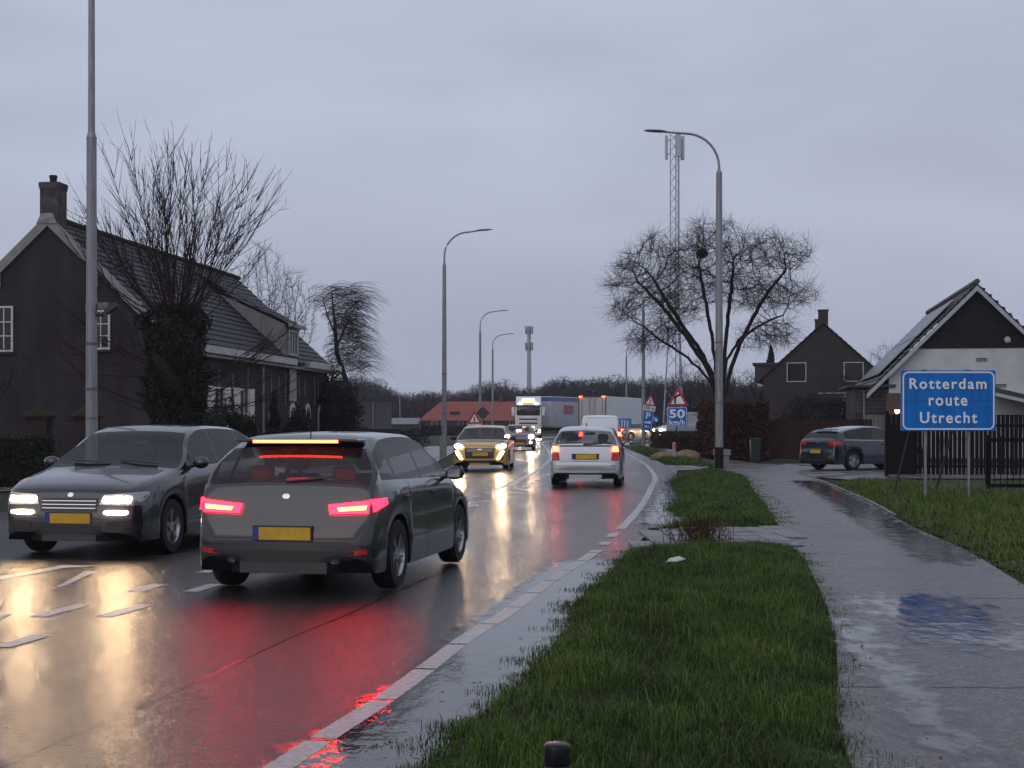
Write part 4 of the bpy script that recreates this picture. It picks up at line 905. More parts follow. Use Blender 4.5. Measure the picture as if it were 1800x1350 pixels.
# shuttered windows and arched windows, road side
def arch(y, w_, z0, h):
    n = 9; pts = [(y-w_/2, z0), (y+w_/2, z0)]+[(y+w_/2*math.cos(t), z0+h-w_*.5+w_*.5*math.sin(t)) for t in np.linspace(0, math.pi, n)]
    o = MB().prism(pts, hw+.005, hw+.05, 'yz').build('arched_window', WHITEW, lh)
    pi_ = inset(pts if True else pts, .07); MB().prism([(y-w_/2+.09, z0+.09), (y-.03, z0+.09), (y-.03, z0+h-.16), (y-w_/2+.09, z0+h-.36)], hw+.051, hw+.056, 'yz').prism([(y+.03, z0+.09), (y+w_/2-.09, z0+.09), (y+w_/2-.09, z0+h-.36), (y+.03, z0+h-.16)], hw+.051, hw+.056, 'yz').build('pane', PANE, o)
for y, w_ in ((3.9, 1.0), (6.6, 1.0)):
    window(lh, y, .95, w_, 1.75, hw, 2, 2, axis='x', sill=False)
    for sg in (-1, 1):
        yc = y+sg*(w_/2+.36); sh = MB().box(hw+.02, hw+.06, yc-.32, yc+.32, .92, 2.72).build('shutter', WHITEW, lh)
        MB().box(hw+.061, hw+.07, yc-.22, yc+.22, 1.5, 1.53).box(hw+.061, hw+.07, yc-.22, yc+.22, 2.1, 2.13).build('shutter_batten', GRP, sh)
for y, w_ in ((10.2, 1.0), (12.9, .8), (15.2, .75), (17.3, .8)): arch(y, w_, .55, 1.75)
MB().box(hw+.01, hw+.05, 4.95, 5.75, .05, 2.4).build('door', mat('door_dark', (.02, .016, .02), .5), lh)
# dormer
dm = MB(); y0, y1 = 12.0, 14.0; xt, zt = hw-.02, 5.35
dm.add([(hw-.02, y0, ez-.1), (hw-.02, y0, zt), (1.35, y0, az-1.20), (hw-.02, y1, ez-.1), (hw-.02, y1, zt), (1.35, y1, az-1.20)], [(0, 1, 2), (3, 5, 4), (0, 3, 4, 1)])
d_ = dm.build('dormer', mat('dormer_pale', (.21, .20, .20), .55, var=.15, vscale=2), lh)
mb = MB(); stepped_roof(mb, hw+.18, zt-.02, .35, az-.32, y0-.12, y1+.12, 12, .04); mb.build('dormer_roof', RT, d_)
window(d_, 13.0, ez+.12, 1.2, 1.0, hw-.01, 3, 1, axis='x', sill=False, fm=WHITEW2)
MB().box(hw+.16, hw+.26, y0-.15, y1+.15, zt-.10, zt+.02).build('dormer_fascia', CREAM, d_)
# thin white sliver on the roof slope, a painted skylight glint
MB().add([(1.9, 5.1, az-1.66), (2.55, 5.5, az-2.25), (2.55, 5.56, az-2.25), (1.9, 5.16, az-1.66)], [(0, 1, 2, 3)]).build('roof_glint', WHITEW, lh)
# ---- white house on the right
a2 = R(9.6); wx, wy = X(1715, 60), 60.0
wh = thing('white_house', 'white gabled house with black boarded gable top and solar panels on the right', 'house', (wx, wy, 0), -a2)
hw, ez, az, DP = 3.55, 3.62, 7.1, 16.5
WST = mat('white_render', (.52, .52, .53), .7, var=.14, vscale=.9, bump=.2, bscale=25)
BLKW = mat('black_boards', (.012, .010, .012), .6, bump=.3, bscale=12, var=.3)
sl = (az-ez)/hw; zc = Z(612, 60)
MB().prism([(-hw, 0), (hw, 0), (hw, ez), ((az-zc)/sl, zc), (-(az-zc)/sl, zc), (-hw, ez)], 0, DP).build('wall', WST, wh)
xb = (az-zc)/sl
gb = MB().prism([(-xb-.02, zc), (xb+.02, zc), (0, az)], -.035, .2).build('gable_boarding', BLKW, wh)
mb = MB(); z = zc+.22
while z < az-.2: xx = (az-z)/sl-.05; mb.box(-xx, xx, -.05, -.036, z, z+.012); z += .2
mb.build('board_lap', mat('lap', (.03, .028, .03), .5), gb)
DRT = tiles_mat('roof_tiles_dark', (.028, .026, .032), .3)
mb = MB()
ov = .95
for sg in (-1, 1): stepped_roof(mb, sg*(hw+ov), ez-ov*sl+.10, 0, az+.22, -.42, DP+.2, 16, .06)
mb.build('roof', DRT, wh)
mb = MB(); y = -.44
while y < DP: mb.tube([(0, y, az+.33), (0, y+.4, az+.31)], .12, 8); y += .39
mb.build('ridge', DRT, wh, smooth=40)
mb = MB()
for sg in (-1, 1): mb.prism([(0, az+.16), (0, az-.06), (sg*(hw+ov), ez-ov*sl-.16), (sg*(hw+ov), ez-ov*sl+.06)], -.46, -.425)
mb.build('verge_board', mat('verge_white', (.42, .42, .43), .45, var=.1), wh)
mb = MB()
for sg in (-1, 1):
    for k in range(17):
        t0 = k/17; x = sg*(hw+ov)*(1-t0); z = ez-ov*sl+.10+(az+.12-(ez-ov*sl))*t0; mb.tube([(x, -.50, z+.04), (x, -.30, z+.06)], .06, 7)
mb.build('verge_tiles', DRT, wh, smooth=40)
# solar panels on the left slope
SOL = mat('solar_glass', (.05, .055, .07), .3, spec=.35)
for r_ in range(2):
    for k in range(6):
        t0, t1 = .16+.36*r_, .51+.36*r_; e0 = Vector((-(hw+ov), ez-ov*sl+.10)); e1 = Vector((0, az+.22)); nn = Vector((-sl, 1)).normalized()
        A = e0.lerp(e1, t0)+nn*.13; B = e0.lerp(e1, t1)+nn*.13; y0 = 1.2+k*1.9
        C2 = A+nn*.035; D2 = B+nn*.035
        o = MB().add([(p.x, y, p.y) for y in (y0, y0+1.85) for p in (A, C2, D2, B)], [(0, 1, 2, 3), (7, 6, 5, 4), (1, 5, 6, 2), (0, 4, 5, 1), (3, 2, 6, 7), (0, 3, 7, 4)]).build('solar_panel', SOL, wh)
for (px, py) in ((1725, 632), (1757, 678)):
    x = (X(px, 60)-wx)/math.cos(a2); z = Z(py, 60)
    v = MB().box(x-.21, x+.21, -.03, .01, z-.07, z+.07).build('vent', mat('vent_grey', (.10, .10, .105), .5), wh)
    MB().box(x-.18, x+.18, -.036, -.031, z-.045, z-.03).box(x-.18, x+.18, -.036, -.031, z, z+.012).build('vent_slat', WHITEW2, v)
x = (X(1767, 60)-wx)/math.cos(a2); MB().lathe([(.12, 0), (.14, -.05), (.12, -.16), (0, -.2)], 16, Matrix.Translation((x, -.05, Z(597, 60))) @ Matrix.Rotation(R(-70), 4, 'X')).build('security_lamp', WHITEW, wh, smooth=40)
# porch lean-to on its right
PM = MB().prism([(.4, 2.75), (4.3, 1.32+.5), (4.3, 1.45+.5), (.4, 2.95)], -2.3, -.02)
po = PM.build('porch_roof', DRT, wh); MB().prism([(.38, 2.74), (4.32, 1.30+.5), (4.32, 1.18+.5), (.38, 2.60)], -2.34, -2.305).build('porch_fascia', mat('verge_white', (.4, .4, .4)), po)
MB().box(2.3, 2.42, -2.2, -2.08, 0, 1.9).build('porch_post', WHITEW, wh)
# wooden annex on the left with pale door
an = thing('timber_shed', 'dark boarded shed with pale slatted door against the white house', 'shed', (X(1546, 60.5), 60.9, 0), -a2)
sx = .92
MB().box(-sx, sx*.62, 0, 6, 0, 3.0).build('shed_wall', mat('shed_boards', (.045, .042, .046), .6, var=.3), an)
mb = MB(); z = 1.95
while z < 3.0: mb.box(-sx-.01, sx*.62, -.03, -.002, z, z+.012); mb.box(-sx-.01, sx*.62, -.018, -.002, z+.012, z+.13); z += .17
mb.build('weatherboard', mat('shed_boards2', (.07, .066, .07), .5, var=.3, vscale=5), an)
d_ = MB().box(-.50, .42, -.06, -.003, .05, 1.85).build('door', mat('pale_door', (.16, .155, .155), .5, var=.15, vscale=6), an)
for k in range(5): MB().box(-.44+k*.17, -.34+k*.17, -.085, -.061, .15, 1.75).build('door_slat', mat('pale_door2', (.22, .21, .205), .5, var=.2, vscale=8), d_)
MB().tube([(-.55, -.12, 0), (-.55, -.12, 2.9)], .04, 6).build('downpipe', GRP, an)
MB().prism([(-sx-.35, 3.02), (.75, 3.02), (.75, 3.14), (-sx-.35, 3.10)], -.35, 6.1).build('shed_roof', DRT, an)
# porch light
pl_ = thing('wall_lantern', 'small lit wall lantern glowing warm beside the blue direction sign', 'lamp', (X(1577, 58.6), 58.6, Z(726, 58.6)))
MB().lathe([(0, .26), (.10, .2), (.13, .13), (.03, .12)], 10).build('lantern_cap', BLKPL, pl_)
MB().lathe([(.05, -.02), (.10, .06), (.11, .12), (0, .12)], 10).build('lamp_glass', mat('warm_glow', (1, .7, .4), .4, emit=(1, .52, .18), es=14), pl_)
MB().box(-.02, .02, -.02, .9, -.05, -.02).build('bracket', BLKPL, pl_)
wl = thing('lantern_wall', 'narrow brick pier carrying the warm lantern beside the shed', 'wall', (X(1580, 59.6), 59.6, 0), -a2)
MB().cbox(-.5, .8, 0, .25, 0, 2.75, .02).build('pier', mat('pier_brick', (.10, .065, .055), .7, var=.3, vscale=6, bump=.5), wl)
# ---- brown house
a3 = R(12.0); bx_, by_ = X(1447, 95), 95.0
bh = thing('brown_brick_house', 'dark brown brick house with steep gable and twin chimneys beyond the parked car', 'house', (bx_, by_, 0), -a3)
hw, ez, az, DP = 3.95, 4.55, 8.05, 9
def brick_mat(name, c1, c2, mort, sc=5):
    m = bpy.data.materials.new(name); m.use_nodes = True; n = m.node_tree.nodes; l = m.node_tree.links; t = n.new('ShaderNodeTexCoord'); mpn = n.new('ShaderNodeMapping'); mpn.inputs['Rotation'].default_value = (R(90), 0, 0)
    b = n.new('ShaderNodeTexBrick'); b.inputs['Color1'].default_value = (*c1, 1); b.inputs['Color2'].default_value = (*c2, 1); b.inputs['Mortar'].default_value = (*mort, 1); b.inputs['Scale'].default_value = sc
    l.new(t.outputs['Object'], mpn.inputs[0]); l.new(mpn.outputs[0], b.inputs['Vector']); l.new(b.outputs['Color'], n['Principled BSDF'].inputs['Base Color']); n['Principled BSDF'].inputs['Roughness'].default_value = .75; MATS[name] = m; return m
BRK = brick_mat('brown_brick', (.022, .014, .013), (.030, .018, .016), (.02, .017, .017))
MB().prism([(-hw, 0), (hw, 0), (hw, ez), (0, az), (-hw, ez)], 0, DP).build('wall', BRK, bh)
mb = MB()
for sg in (-1, 1): stepped_roof(mb, sg*(hw+.35), ez-.30, 0, az+.12, -.22, DP, 14, .06)
mb.build('roof', DRT, bh)
for x, y, h, w_ in ((0.0, .5, .95, .33), (-.30, 2.6, .80, .24)):
    MB().box(x-w_, x+w_, y, y+.6, az-1.0, az+h-(0 if x == 0 else .35)).box(x-w_-.04, x+w_+.04, y-.04, y+.64, az+h-(0 if x == 0 else .35), az+h+.1-(0 if x == 0 else .35)).build('chimney', BRK, bh)
for px in (1401, 1499):
    x = (X(px, 95)-bx_); window(bh, x, Z(671, 95), 1.28, 1.30, 0, 1, 1, sill=False, t=.05)
window(bh, (X(1500, 95)-bx_), Z(700, 95)-1.4, 1.6, 1.3, 0, 2, 1, sill=False, t=.05)
MB().box(-4.6, -2.4, 2.2, 7, 4.3, 5.45).box(-4.75, -2.2, 2.0, 7.1, 5.45, 5.62).build('side_dormer', mat('dormer_clad', (.06, .055, .055), .6), bh)
MB().box(-.3, 2.8, -.05, -.005, Z(692, 95), Z(690, 95)).build('string_light', WHITEW2, bh)
# ---- red-roofed barn far away
rb_ = thing('red_roofed_barn', 'long low barn with faded red tile roof behind the traffic light warning sign', 'barn', (X(745, 200), 200, 0), 0)
RRED = tiles_mat('red_tiles', (.22, .055, .042), .6, 3, c2=(.30, .085, .06))
rl = 26
MB().box(0, rl, 0, 9, 0, 2.0).build('wall', mat('barn_brick', (.07, .04, .038), .8, var=.2), rb_)
MB().add([(-.8, -.5, 1.75), (rl, -.5, 1.75), (rl, 4.5, 4.5), (2.2, 4.5, 4.5), (-.8, 9.5, 1.75), (rl, 9.5, 1.75)], [(0, 1, 2, 3), (0, 3, 4), (3, 2, 5, 4)]).build('roof', RRED, rb_)
for x in (1.5, 2.8, 5.2, 6.5, 7.8, 9.2, 12.5): window(rb_, x, .95, .8, .75, -.02, 2, 1, sill=False, t=.08)
MB().box(3.6, 5.0, 1.0, 2.5, 2.2, 3.0).build('roof_dormer', mat('barn_dark', (.035, .028, .03), .7), rb_)
MB().lathe([(.7, 0), (.7, .6), (.5, 1.0), (0, 1.15)], 12, Matrix.Translation((13.2, .8, 2.0))).build('round_dormer', CREAM, rb_)
MB().box(10.6, 11.0, 4.2, 4.7, 4.2, 5.6).build('chimney', CHB, rb_)
wp = thing('pale_shed', 'low shed with pale grey metal roof left of the red roofed barn', 'shed', (X(712, 160), 160, 0))
MB().box(-1.6, 1.5, 0, 4, 0, 1.35).build('shed_wall', mat('shed_dark', (.05, .045, .045), .7), wp); MB().prism([(-1.75, 1.30), (1.4, 1.30), (1.75, 2.0), (-1.75, 2.0)], -.2, 4).build('shed_roof', mat('pale_metal', (.36, .38, .42), .4), wp)
# ================================================================ STREET FURNITURE
GALV = mat('galvanised', (.235, .235, .25), .42, metal=.35, var=.25, vscale=3, vstretch=(6, 6, .6))
GALVD = mat('galvanised_dark', (.11, .105, .11), .5, metal=.3, var=.3, vscale=3)
LAMPH = mat('luminaire', (.05, .05, .055), .35, metal=.4)
def lamp(px, Y, top, dir_, label, jz, r0=.11, r1=.065, rb=.035, reach=2.2, seg=14, base=0.0, yaw=0.0, m=None, dark=0.0):
    t = thing('street_lamp', label, 'street lamp', (X(px, Y), Y, base), yaw, 'street lamps along the road'); m = m or GALV
    h = top-base
    MB().tube([(0, 0, 0), (0, 0, jz*.62), (0, 0, jz-.12)], [r0, r0*.86, r1+.012], seg).tube([(0, 0, jz-.13), (0, 0, jz)], [r1+.02, rb+.008], seg).build('pole', m, t, smooth=40)
    MB().tube([(0, 0, jz*.42), (0, 0, jz*.42+.06)], r0*.95, seg).build('pole_collar', GALVD, t, smooth=40); MB().tube([(0, 0, jz*.22), (0, 0, jz*.22+.03)], r0*1.0+.004, seg).build('pole_band', GALVD, t, smooth=40)
    cv = 1.1
    pts = [(0, 0, jz)]+[(dir_*cv*(1-math.cos(a)), 0, h-.12-cv+cv*math.sin(a)) for a in np.linspace(0, math.pi/2, 10)]+[(dir_*reach, 0, h-.06)]
    MB().tube(pts, [rb+.006]+[rb]*9+[rb*.95, rb*.8], seg).build('arm', m, t, smooth=40)
    lm = MB(); n = 9; rows = [(0, .05, .04), (.08, .07, .05), (.2, .13, .06), (.42, .15, .055), (.62, .12, .045), (.72, .03, .015)]; vs = []; fs = []
    for a, wv, hv in rows:
        for k in range(n):
            q = 2*math.pi*k/n; vs.append((dir_*(reach-.05+a), wv*math.cos(q), h-.06+hv*math.sin(q)*(1 if math.sin(q) > 0 else .5)+a*.07))
    for i in range(len(rows)-1):
        for k in range(n): fs.append((i*n+k, i*n+(k+1) % n, (i+1)*n+(k+1) % n, (i+1)*n+k))
    lm.add(vs, fs).build('luminaire', LAMPH, t, smooth=50)
    if dark: MB().tube([(0, 0, 0), (0, 0, dark)], [r0+.012, r0+.006], seg).build('base_sleeve', mat('base_dark', (.012, .011, .012), .5), t, smooth=40)
    return t
L1 = lamp(161, 28, 11.6, 1, 'closest and thickest lamp post in front of the farmhouse carrying a camera', 7.24, r0=.118, r1=.085, rb=.062, seg=24, yaw=R(10))
R1 = lamp(1264, 46, 11.0, -1, 'tall grey lamp post standing beside the bare tree and cycle path with dark base', 9.7, r0=.135, r1=.085, rb=.04, reach=1.75, dark=.72, yaw=R(-4))
lamp(781, 64, 10.2, 1, 'lamp post with arm to the right standing left of the yellow hatchback', 8.7, r0=.115, r1=.07, rb=.04, reach=1.5)
lamp(844, 114, 10.5, 1, 'second lamp post on the left roadside, behind the dark diamond sign', 8.9, r0=.12, r1=.075, rb=.04, reach=1.6)
lamp(866, 144, 10.5, 1, 'farthest lamp post on the left roadside nearest the white cab', 8.9, r0=.12, r1=.08, rb=.045, reach=1.5)
lamp(1131, 93, 10.5, -1, 'lamp post with arm reaching left between the trailer and the bare tree', 8.9, r0=.13, r1=.075, rb=.04, reach=1.6)
lamp(1101, 160, 10.5, 1, 'distant thin lamp post rising behind the white box trailer', 8.9, r0=.12, r1=.08, rb=.045, reach=1.3)
lamp(703, 190, 5.6, -1, 'tiny far lamp post above the low pale shed roof', 4.6, r0=.08, r1=.06, rb=.05, reach=.9)
# camera on the closest pole
lc = L1.location
cm = thing('traffic_camera', 'dark camera on a bracket clamped to the closest lamp post', 'camera', (lc.x, lc.y, Z(548, 28)))
MB().tube([(0, 0, .17), (0, 0, -.02)], .112, 20).build('clamp', GALV, cm, smooth=40)
MB().cbox(.13, .34, -.06, .06, .04, .18, .015).build('mount', mat('speckled_grey', (.16, .16, .17), .5, var=.6, vscale=30), cm)
MB().cbox(-.09, .19, -.055, .055, -.055, .06, .02, Matrix.Translation((.36, -.03, .03)) @ Matrix.Rotation(R(-38), 4, 'Y')).cbox(.10, .26, -.07, .07, -.09, -.03, .02).build('camera_body', BLKPL, cm)
MB().tube([(.0, 0, -1.55), (0, 0, -1.5)], .116, 20).tube([(-.16, 0, -1.52), (.12, 0, -1.52)], .012, 6).build('strap', GALVD, cm)
# ---- signs
BLUE = mat('sign_blue', (.0, .15, .53), .3, spec=.3, var=.24, vscale=1.6, vstretch=(2.2, 1, .45), rvar=.12)  # patchy blue paints in bright reflections, along with dirt streaks
SWHITE = mat('sign_white', (.86, .84, .82), .4); SRED = mat('sign_red', (.38, .012, .018), .35, coat=.3); SBLK = mat('sign_black', (.01, .01, .01), .4)
SBACK = mat('sign_back', (.085, .085, .10), .5, metal=.4)
def rrect(x0, x1, z0, z1, r, n=6):
    p = []
    for cx, cz, a0 in ((x1-r, z1-r, 0), (x0+r, z1-r, 90), (x0+r, z0+r, 180), (x1-r, z0+r, 270)):
        for k in range(n+1): a = R(a0+90*k/n); p.append((cx+r*math.cos(a), cz+r*math.sin(a)))
    return p
def ring(mb, outer, inner, d0, d1):
    n = len(outer); vs = [(a, d0, b) for a, b in outer]+[(a, d0, b) for a, b in inner]+[(a, d1, b) for a, b in outer]+[(a, d1, b) for a, b in inner]
    fs = []
    for i in range(n):
        j = (i+1) % n; fs += [(i, j, n+j, n+i), (2*n+j, 2*n+i, 3*n+i, 3*n+j), (j, i, 2*n+i, 2*n+j), (n+i, n+j, 3*n+j, 3*n+i)]
    return mb.add(vs, fs)
Y0 = 27.2; sx0, sx1 = X(1583.5, Y0), X(1750, Y0); sz0, sz1 = Z(757.5, Y0), Z(651, Y0); cx0 = (sx0+sx1)/2
bs = thing('direction_sign', 'big blue sign with white lettering Rotterdam route Utrecht on steel posts', 'sign', (cx0, Y0, 0), R(0.8))
w2 = (sx1-sx0)/2
MB().cbox(-w2, w2, -.02, .04, sz0, sz1, .006).build('sign_panel', BLUE, bs)
mb = MB(); ring(mb, rrect(-w2+.025, w2-.025, sz0+.025, sz1-.025, .11), rrect(-w2+.05, w2-.05, sz0+.05, sz1-.05, .085), -.026, -.021); mb.build('border', SWHITE, bs)
MB().box(-w2, w2, -.0225, -.0205, (sz0+sz1)/2+.0, (sz0+sz1)/2+.006).build('panel_joint', mat('joint', (.003, .03, .13), .4), bs)
def pxz(py): return Z(py, Y0)
for s_, py, ph, pw, pc in (('Rotterdam', 684, 19, 136, 1665.5), ('route', 713.5, 17.5, 68, 1665.5), ('Utrecht', 744, 20, 101, 1666.5)):
    k = Y0/FP; text(s_, 'lettering', bs, X(pc, Y0)-cx0, -.030, pxz(py), pw*k, ph*k, SWHITE, bold=.018, spacing=1.22)
for px in (1628.5, 1705.5):
    x = X(px, Y0)-cx0; MB().tube([(x, .08, -.05), (x, .08, sz1-.1)], .026, 10).build('post', GALV, bs, smooth=40)
    MB().tube([(x-.18, 1.7, -.05), (x-.08, .12, sz1-.35)], .024, 8).build('brace', GALVD, bs, smooth=40)
    MB().cbox(x-.07, x-.01, -.015, .06, sz1+.001, sz1+.014, .003).build('clip', BLKPL, bs)
def tri_sign(parent, x, z, w_, y, icon, m=SRED):
    h = w_*.88
    MB().prism([(x-w_/2, z), (x+w_/2, z), (x+.02, z+h), (x-.02, z+h)], y-.01, y+.01).build('triangle_plate', m, parent)
    c = (x, z+h*.335)
    def sc(f): return [(c[0]+(a-c[0])*f, c[1]+(b-c[1])*f) for a, b in ((x-w_/2, z), (x+w_/2, z), (x, z+h))]
    MB().prism(sc(.66), y-.014, y-.0105).build('triangle_face', SWHITE, parent)
    if icon == 'bend':
        pts = []; r0_, r1_ = w_*.19, w_*.29
        for a in np.linspace(180, 98, 7): pts.append((x+w_*.10+r1_*math.cos(R(a)), z+h*.32+r1_*math.sin(R(a))))
        inn = [(x+w_*.10+r0_*math.cos(R(a)), z+h*.32+r0_*math.sin(R(a))) for a in np.linspace(98, 180, 7)]
        P_ = [(pts[0][0], z+h*.13)]+pts+inn+[(inn[-1][0], z+h*.13)]; MB().prism(P_, y-.018, y-.0145).build('bend_arrow', SBLK, parent)
        MB().prism([(x+w_*.06, z+h*.68), (x+w_*.16, z+h*.58), (x+w_*.05, z+h*.50)], y-.0185, y-.0146).build('arrow_head', SBLK, parent)
    else:
        MB().prism(rrect(x-w_*.05, x+w_*.05, z+h*.15, z+h*.56, w_*.045), y-.018, y-.0145).build('signal_icon', SBLK, parent)
        for k, c_ in enumerate(((.3, .01, .01), (.5, .3, .02), (.02, .3, .08))):
            MB().lathe([(w_*.035, 0), (0, .001)], 10, Matrix.Translation((x, y-.019, z+h*(.48-.125*k))) @ Matrix.Rotation(R(90), 4, 'X')).build('signal_dot', mat('dot%d' % k, c_, .4), parent)
# bend + 50 km/h
Y1 = 60.0
sp = thing('speed_sign', 'bend warning triangle above a blue 50 km/h advisory plate on a dark post', 'sign', (X(1190, Y1), Y1, 0), R(2))
k = Y1/FP
tri_sign(sp, X(1191.5, Y1)-sp.location.x, Z(713.5, Y1), 37*k, -.02, 'bend')
MB().prism(rrect(-18*k, 18*k, Z(750.5, Y1), Z(715, Y1), .04), -.02, .01).build('speed_plate', BLUE, sp)
mb = MB(); ring(mb, rrect(-16.6*k, 16.6*k, Z(749.2, Y1), Z(716.2, Y1), .04), rrect(-15.8*k, 15.8*k, Z(748.4, Y1), Z(717, Y1), .03), -.025, -.021); mb.build('border', SWHITE, sp)
text('50', 'lettering', sp, 0, -.03, Z(735, Y1), 27.5*k, 15.5*k, SWHITE, bold=.03); text('km/h', 'lettering', sp, 0, -.03, Z(747, Y1), 27.5*k, 9.5*k, SWHITE, bold=.02)
MB().tube([(-.03, .03, -.1), (0, .03, Z(690, Y1))], .028, 8).build('post', mat('post_dark', (.02, .02, .022), .5), sp)
# traffic light warning + P camper
Y2 = 78.0; k = Y2/FP
ps = thing('parking_sign', 'leaning traffic light warning with 150 m plate above a blue camper parking sign', 'sign', (X(1131, Y2), Y2, 0), 0); ps.rotation_euler = (0, R(8), R(8))
zt = Z(712, Y2)
tri_sign(ps, 0, zt+.0, 22.5*k, -.03, 'light', m=SRED)
MB().prism(rrect(-11.2*k, 11.2*k, zt-.29, zt-.005, .02), -.03, -.01).build('distance_plate', SWHITE, ps); text('150 m', 'lettering', ps, 0, -.037, zt-.24, 19*k, 6.6*k, SBLK, bold=.01)
MB().prism(rrect(-9.4*k, 9.4*k, zt-.31-35*k, zt-.31, .03), -.03, -.01).build('parking_plate', BLUE, ps)
mb = MB(); ring(mb, rrect(-8.7*k, 8.7*k, zt-.31-34.3*k, zt-.33, .03), rrect(-8.2*k, 8.2*k, zt-.31-33.8*k, zt-.345, .02), -.035, -.031); mb.build('border', SWHITE, ps)
text('P', 'lettering', ps, 0, -.037, zt-.36-12.5*k, 8*k, 11.5*k, SWHITE, bold=.03)
zz = zt-.31-22*k
MB().prism([(-6*k, zz), (-1*k, zz), (-1*k, zz+3.2*k), (-4.5*k, zz+3.2*k), (-6*k, zz+1.8*k)], -.036, -.032).prism(rrect(-.2*k, 6*k, zz, zz+4.8*k, .03), -.036, -.032).build('camper_icon', SWHITE, ps)
MB().lathe([(.8*k, 0), (0, .001)], 8, Matrix.Translation((-3.5*k, -.037, zz)) @ Matrix.Rotation(R(90), 4, 'X')).lathe([(.8*k, 0), (0, .001)], 8, Matrix.Translation((3*k, -.037, zz)) @ Matrix.Rotation(R(90), 4, 'X')).build('icon_wheels', BLUE, ps)
za = zt-.31-27.5*k
MB().prism([(-4.5*k, za), (-1.2*k, za+2.6*k), (-1.2*k, za+.8*k), (4.2*k, za+.8*k), (4.2*k, za-.8*k), (-1.2*k, za-.8*k), (-1.2*k, za-2.6*k)], -.036, -.032).build('arrow_icon', SWHITE, ps)
MB().tube([(0, .0, -.1), (0, .0, zt+.5)], .03, 8).build('post', GALVD, ps)
for sg in (-1, 1): MB().tube([(sg*.45, .1, -.1), (sg*.05, .02, 1.0)], .03, 6).build('stay', GALVD, ps)
# left traffic-light warning
Y3 = 70.0; k = Y3/FP
ls = thing('warning_sign', 'traffic light warning triangle with 150 m plate behind the yellow hatchback', 'sign', (X(834, Y3), Y3, 0))
tri_sign(ls, 0, Z(744.5, Y3), 24.5*k, -.03, 'light')
MB().prism(rrect(-12*k, 12*k, Z(753.5, Y3), Z(745.3, Y3), .02), -.03, -.01).build('distance_plate', SWHITE, ls); text('150 m', 'lettering', ls, 0, -.037, Z(752, Y3), 20*k, 5.6*k, SBLK, bold=.01)
MB().tube([(0, .02, -.1), (0, .02, Z(735, Y3))], .028, 8).build('post', GALVD, ls)
# back of a diamond sign
ds = thing('diamond_sign', 'dark back of a diamond shaped sign beside the second left lamp post', 'sign', (X(849, 108), 108, 0))
zc_ = Z(726, 108); rr_ = .52; MB().prism([(0, zc_-rr_), (rr_, zc_), (0, zc_+rr_), (-rr_, zc_)], -.01, .02).build('diamond_plate', mat('sign_back_dark', (.05, .05, .055), .6), ds)
MB().tube([(0, -.03, -.1), (0, -.03, zc_+.4)], .03, 8).build('post', GALVD, ds)
# big sign board seen from behind
b2 = thing('sign_board', 'large dark board seen from behind on one steel post left of the pale shed', 'sign', (X(657, 95), 95, 0), R(-3))
k = 95/FP
MB().cbox(-31.5*k, 31.5*k, 0, .06, Z(754, 95), Z(709, 95), .02).build('board_panel', SBACK, b2)
MB().cbox(-32*k, 32*k, -.03, .09, Z(709, 95)+.0, Z(707.4, 95), .01).build('top_rail', GALVD, b2)
MB().tube([(-.02, -.06, -.1), (-.02, -.06, Z(707, 95))], .05, 8).build('post', GALV, b2)
MB().box(.02, .05, -.012, -.002, Z(753, 95), Z(709, 95)).build('panel_joint', mat('joint_dark', (.03, .03, .035)), b2)
# round blue arrow sign, beyond the parking sign
ar = thing('arrow_sign', 'round blue keep right arrow sign between the parking and speed signs', 'sign', (X(1152, 105), 105, 0), R(10))
zc_ = Z(737, 105); MB().lathe([(.27, 0), (.27, .02), (0, .02)], 20, Matrix.Translation((0, 0, zc_)) @ Matrix.Rotation(R(90), 4, 'X')).build('round_plate', BLUE, ar)
d = Vector((.7, -.7)); 
MB().prism([(-.16, .12), (-.12, .16), (.04, .02), (.11, .09), (.15, -.15), (-.09, -.11), (-.02, -.04)], -.03, -.022).build('arrow_icon', SWHITE, ar).location = (0, 0, zc_)
MB().tube([(0, .04, 0), (0, .04, zc_)], .03, 6).build('post', GALVD, ar)
# blue lane sign in front of the trailer
bl = thing('lane_sign', 'blue lane arrow sign standing in front of the white box trailer', 'sign', (X(1100, 90), 90, 0))
k = 90/FP; MB().prism(rrect(-12*k, 10*k, Z(752, 90), Z(735.5, 90), .02), -.02, .01).build('sign_panel', mat('sign_pale_blue', (.03, .20, .46), .4), bl)
for i, xx in enumerate((-7, -2, 3)):
    MB().box(xx*k-.03, xx*k+.03, -.026, -.021, Z(751, 90), Z(739+i, 90)).prism([(xx*k-.09, Z(740+i, 90)), (xx*k+.09, Z(740+i, 90)), (xx*k+(.07 if i == 2 else 0), Z(737+i, 90))], -.026, -.021).build('lane_arrow', SWHITE, bl)
MB().tube([(0, .03, 0), (0, .03, Z(738, 90))], .035, 6).build('post', GALVD, bl)
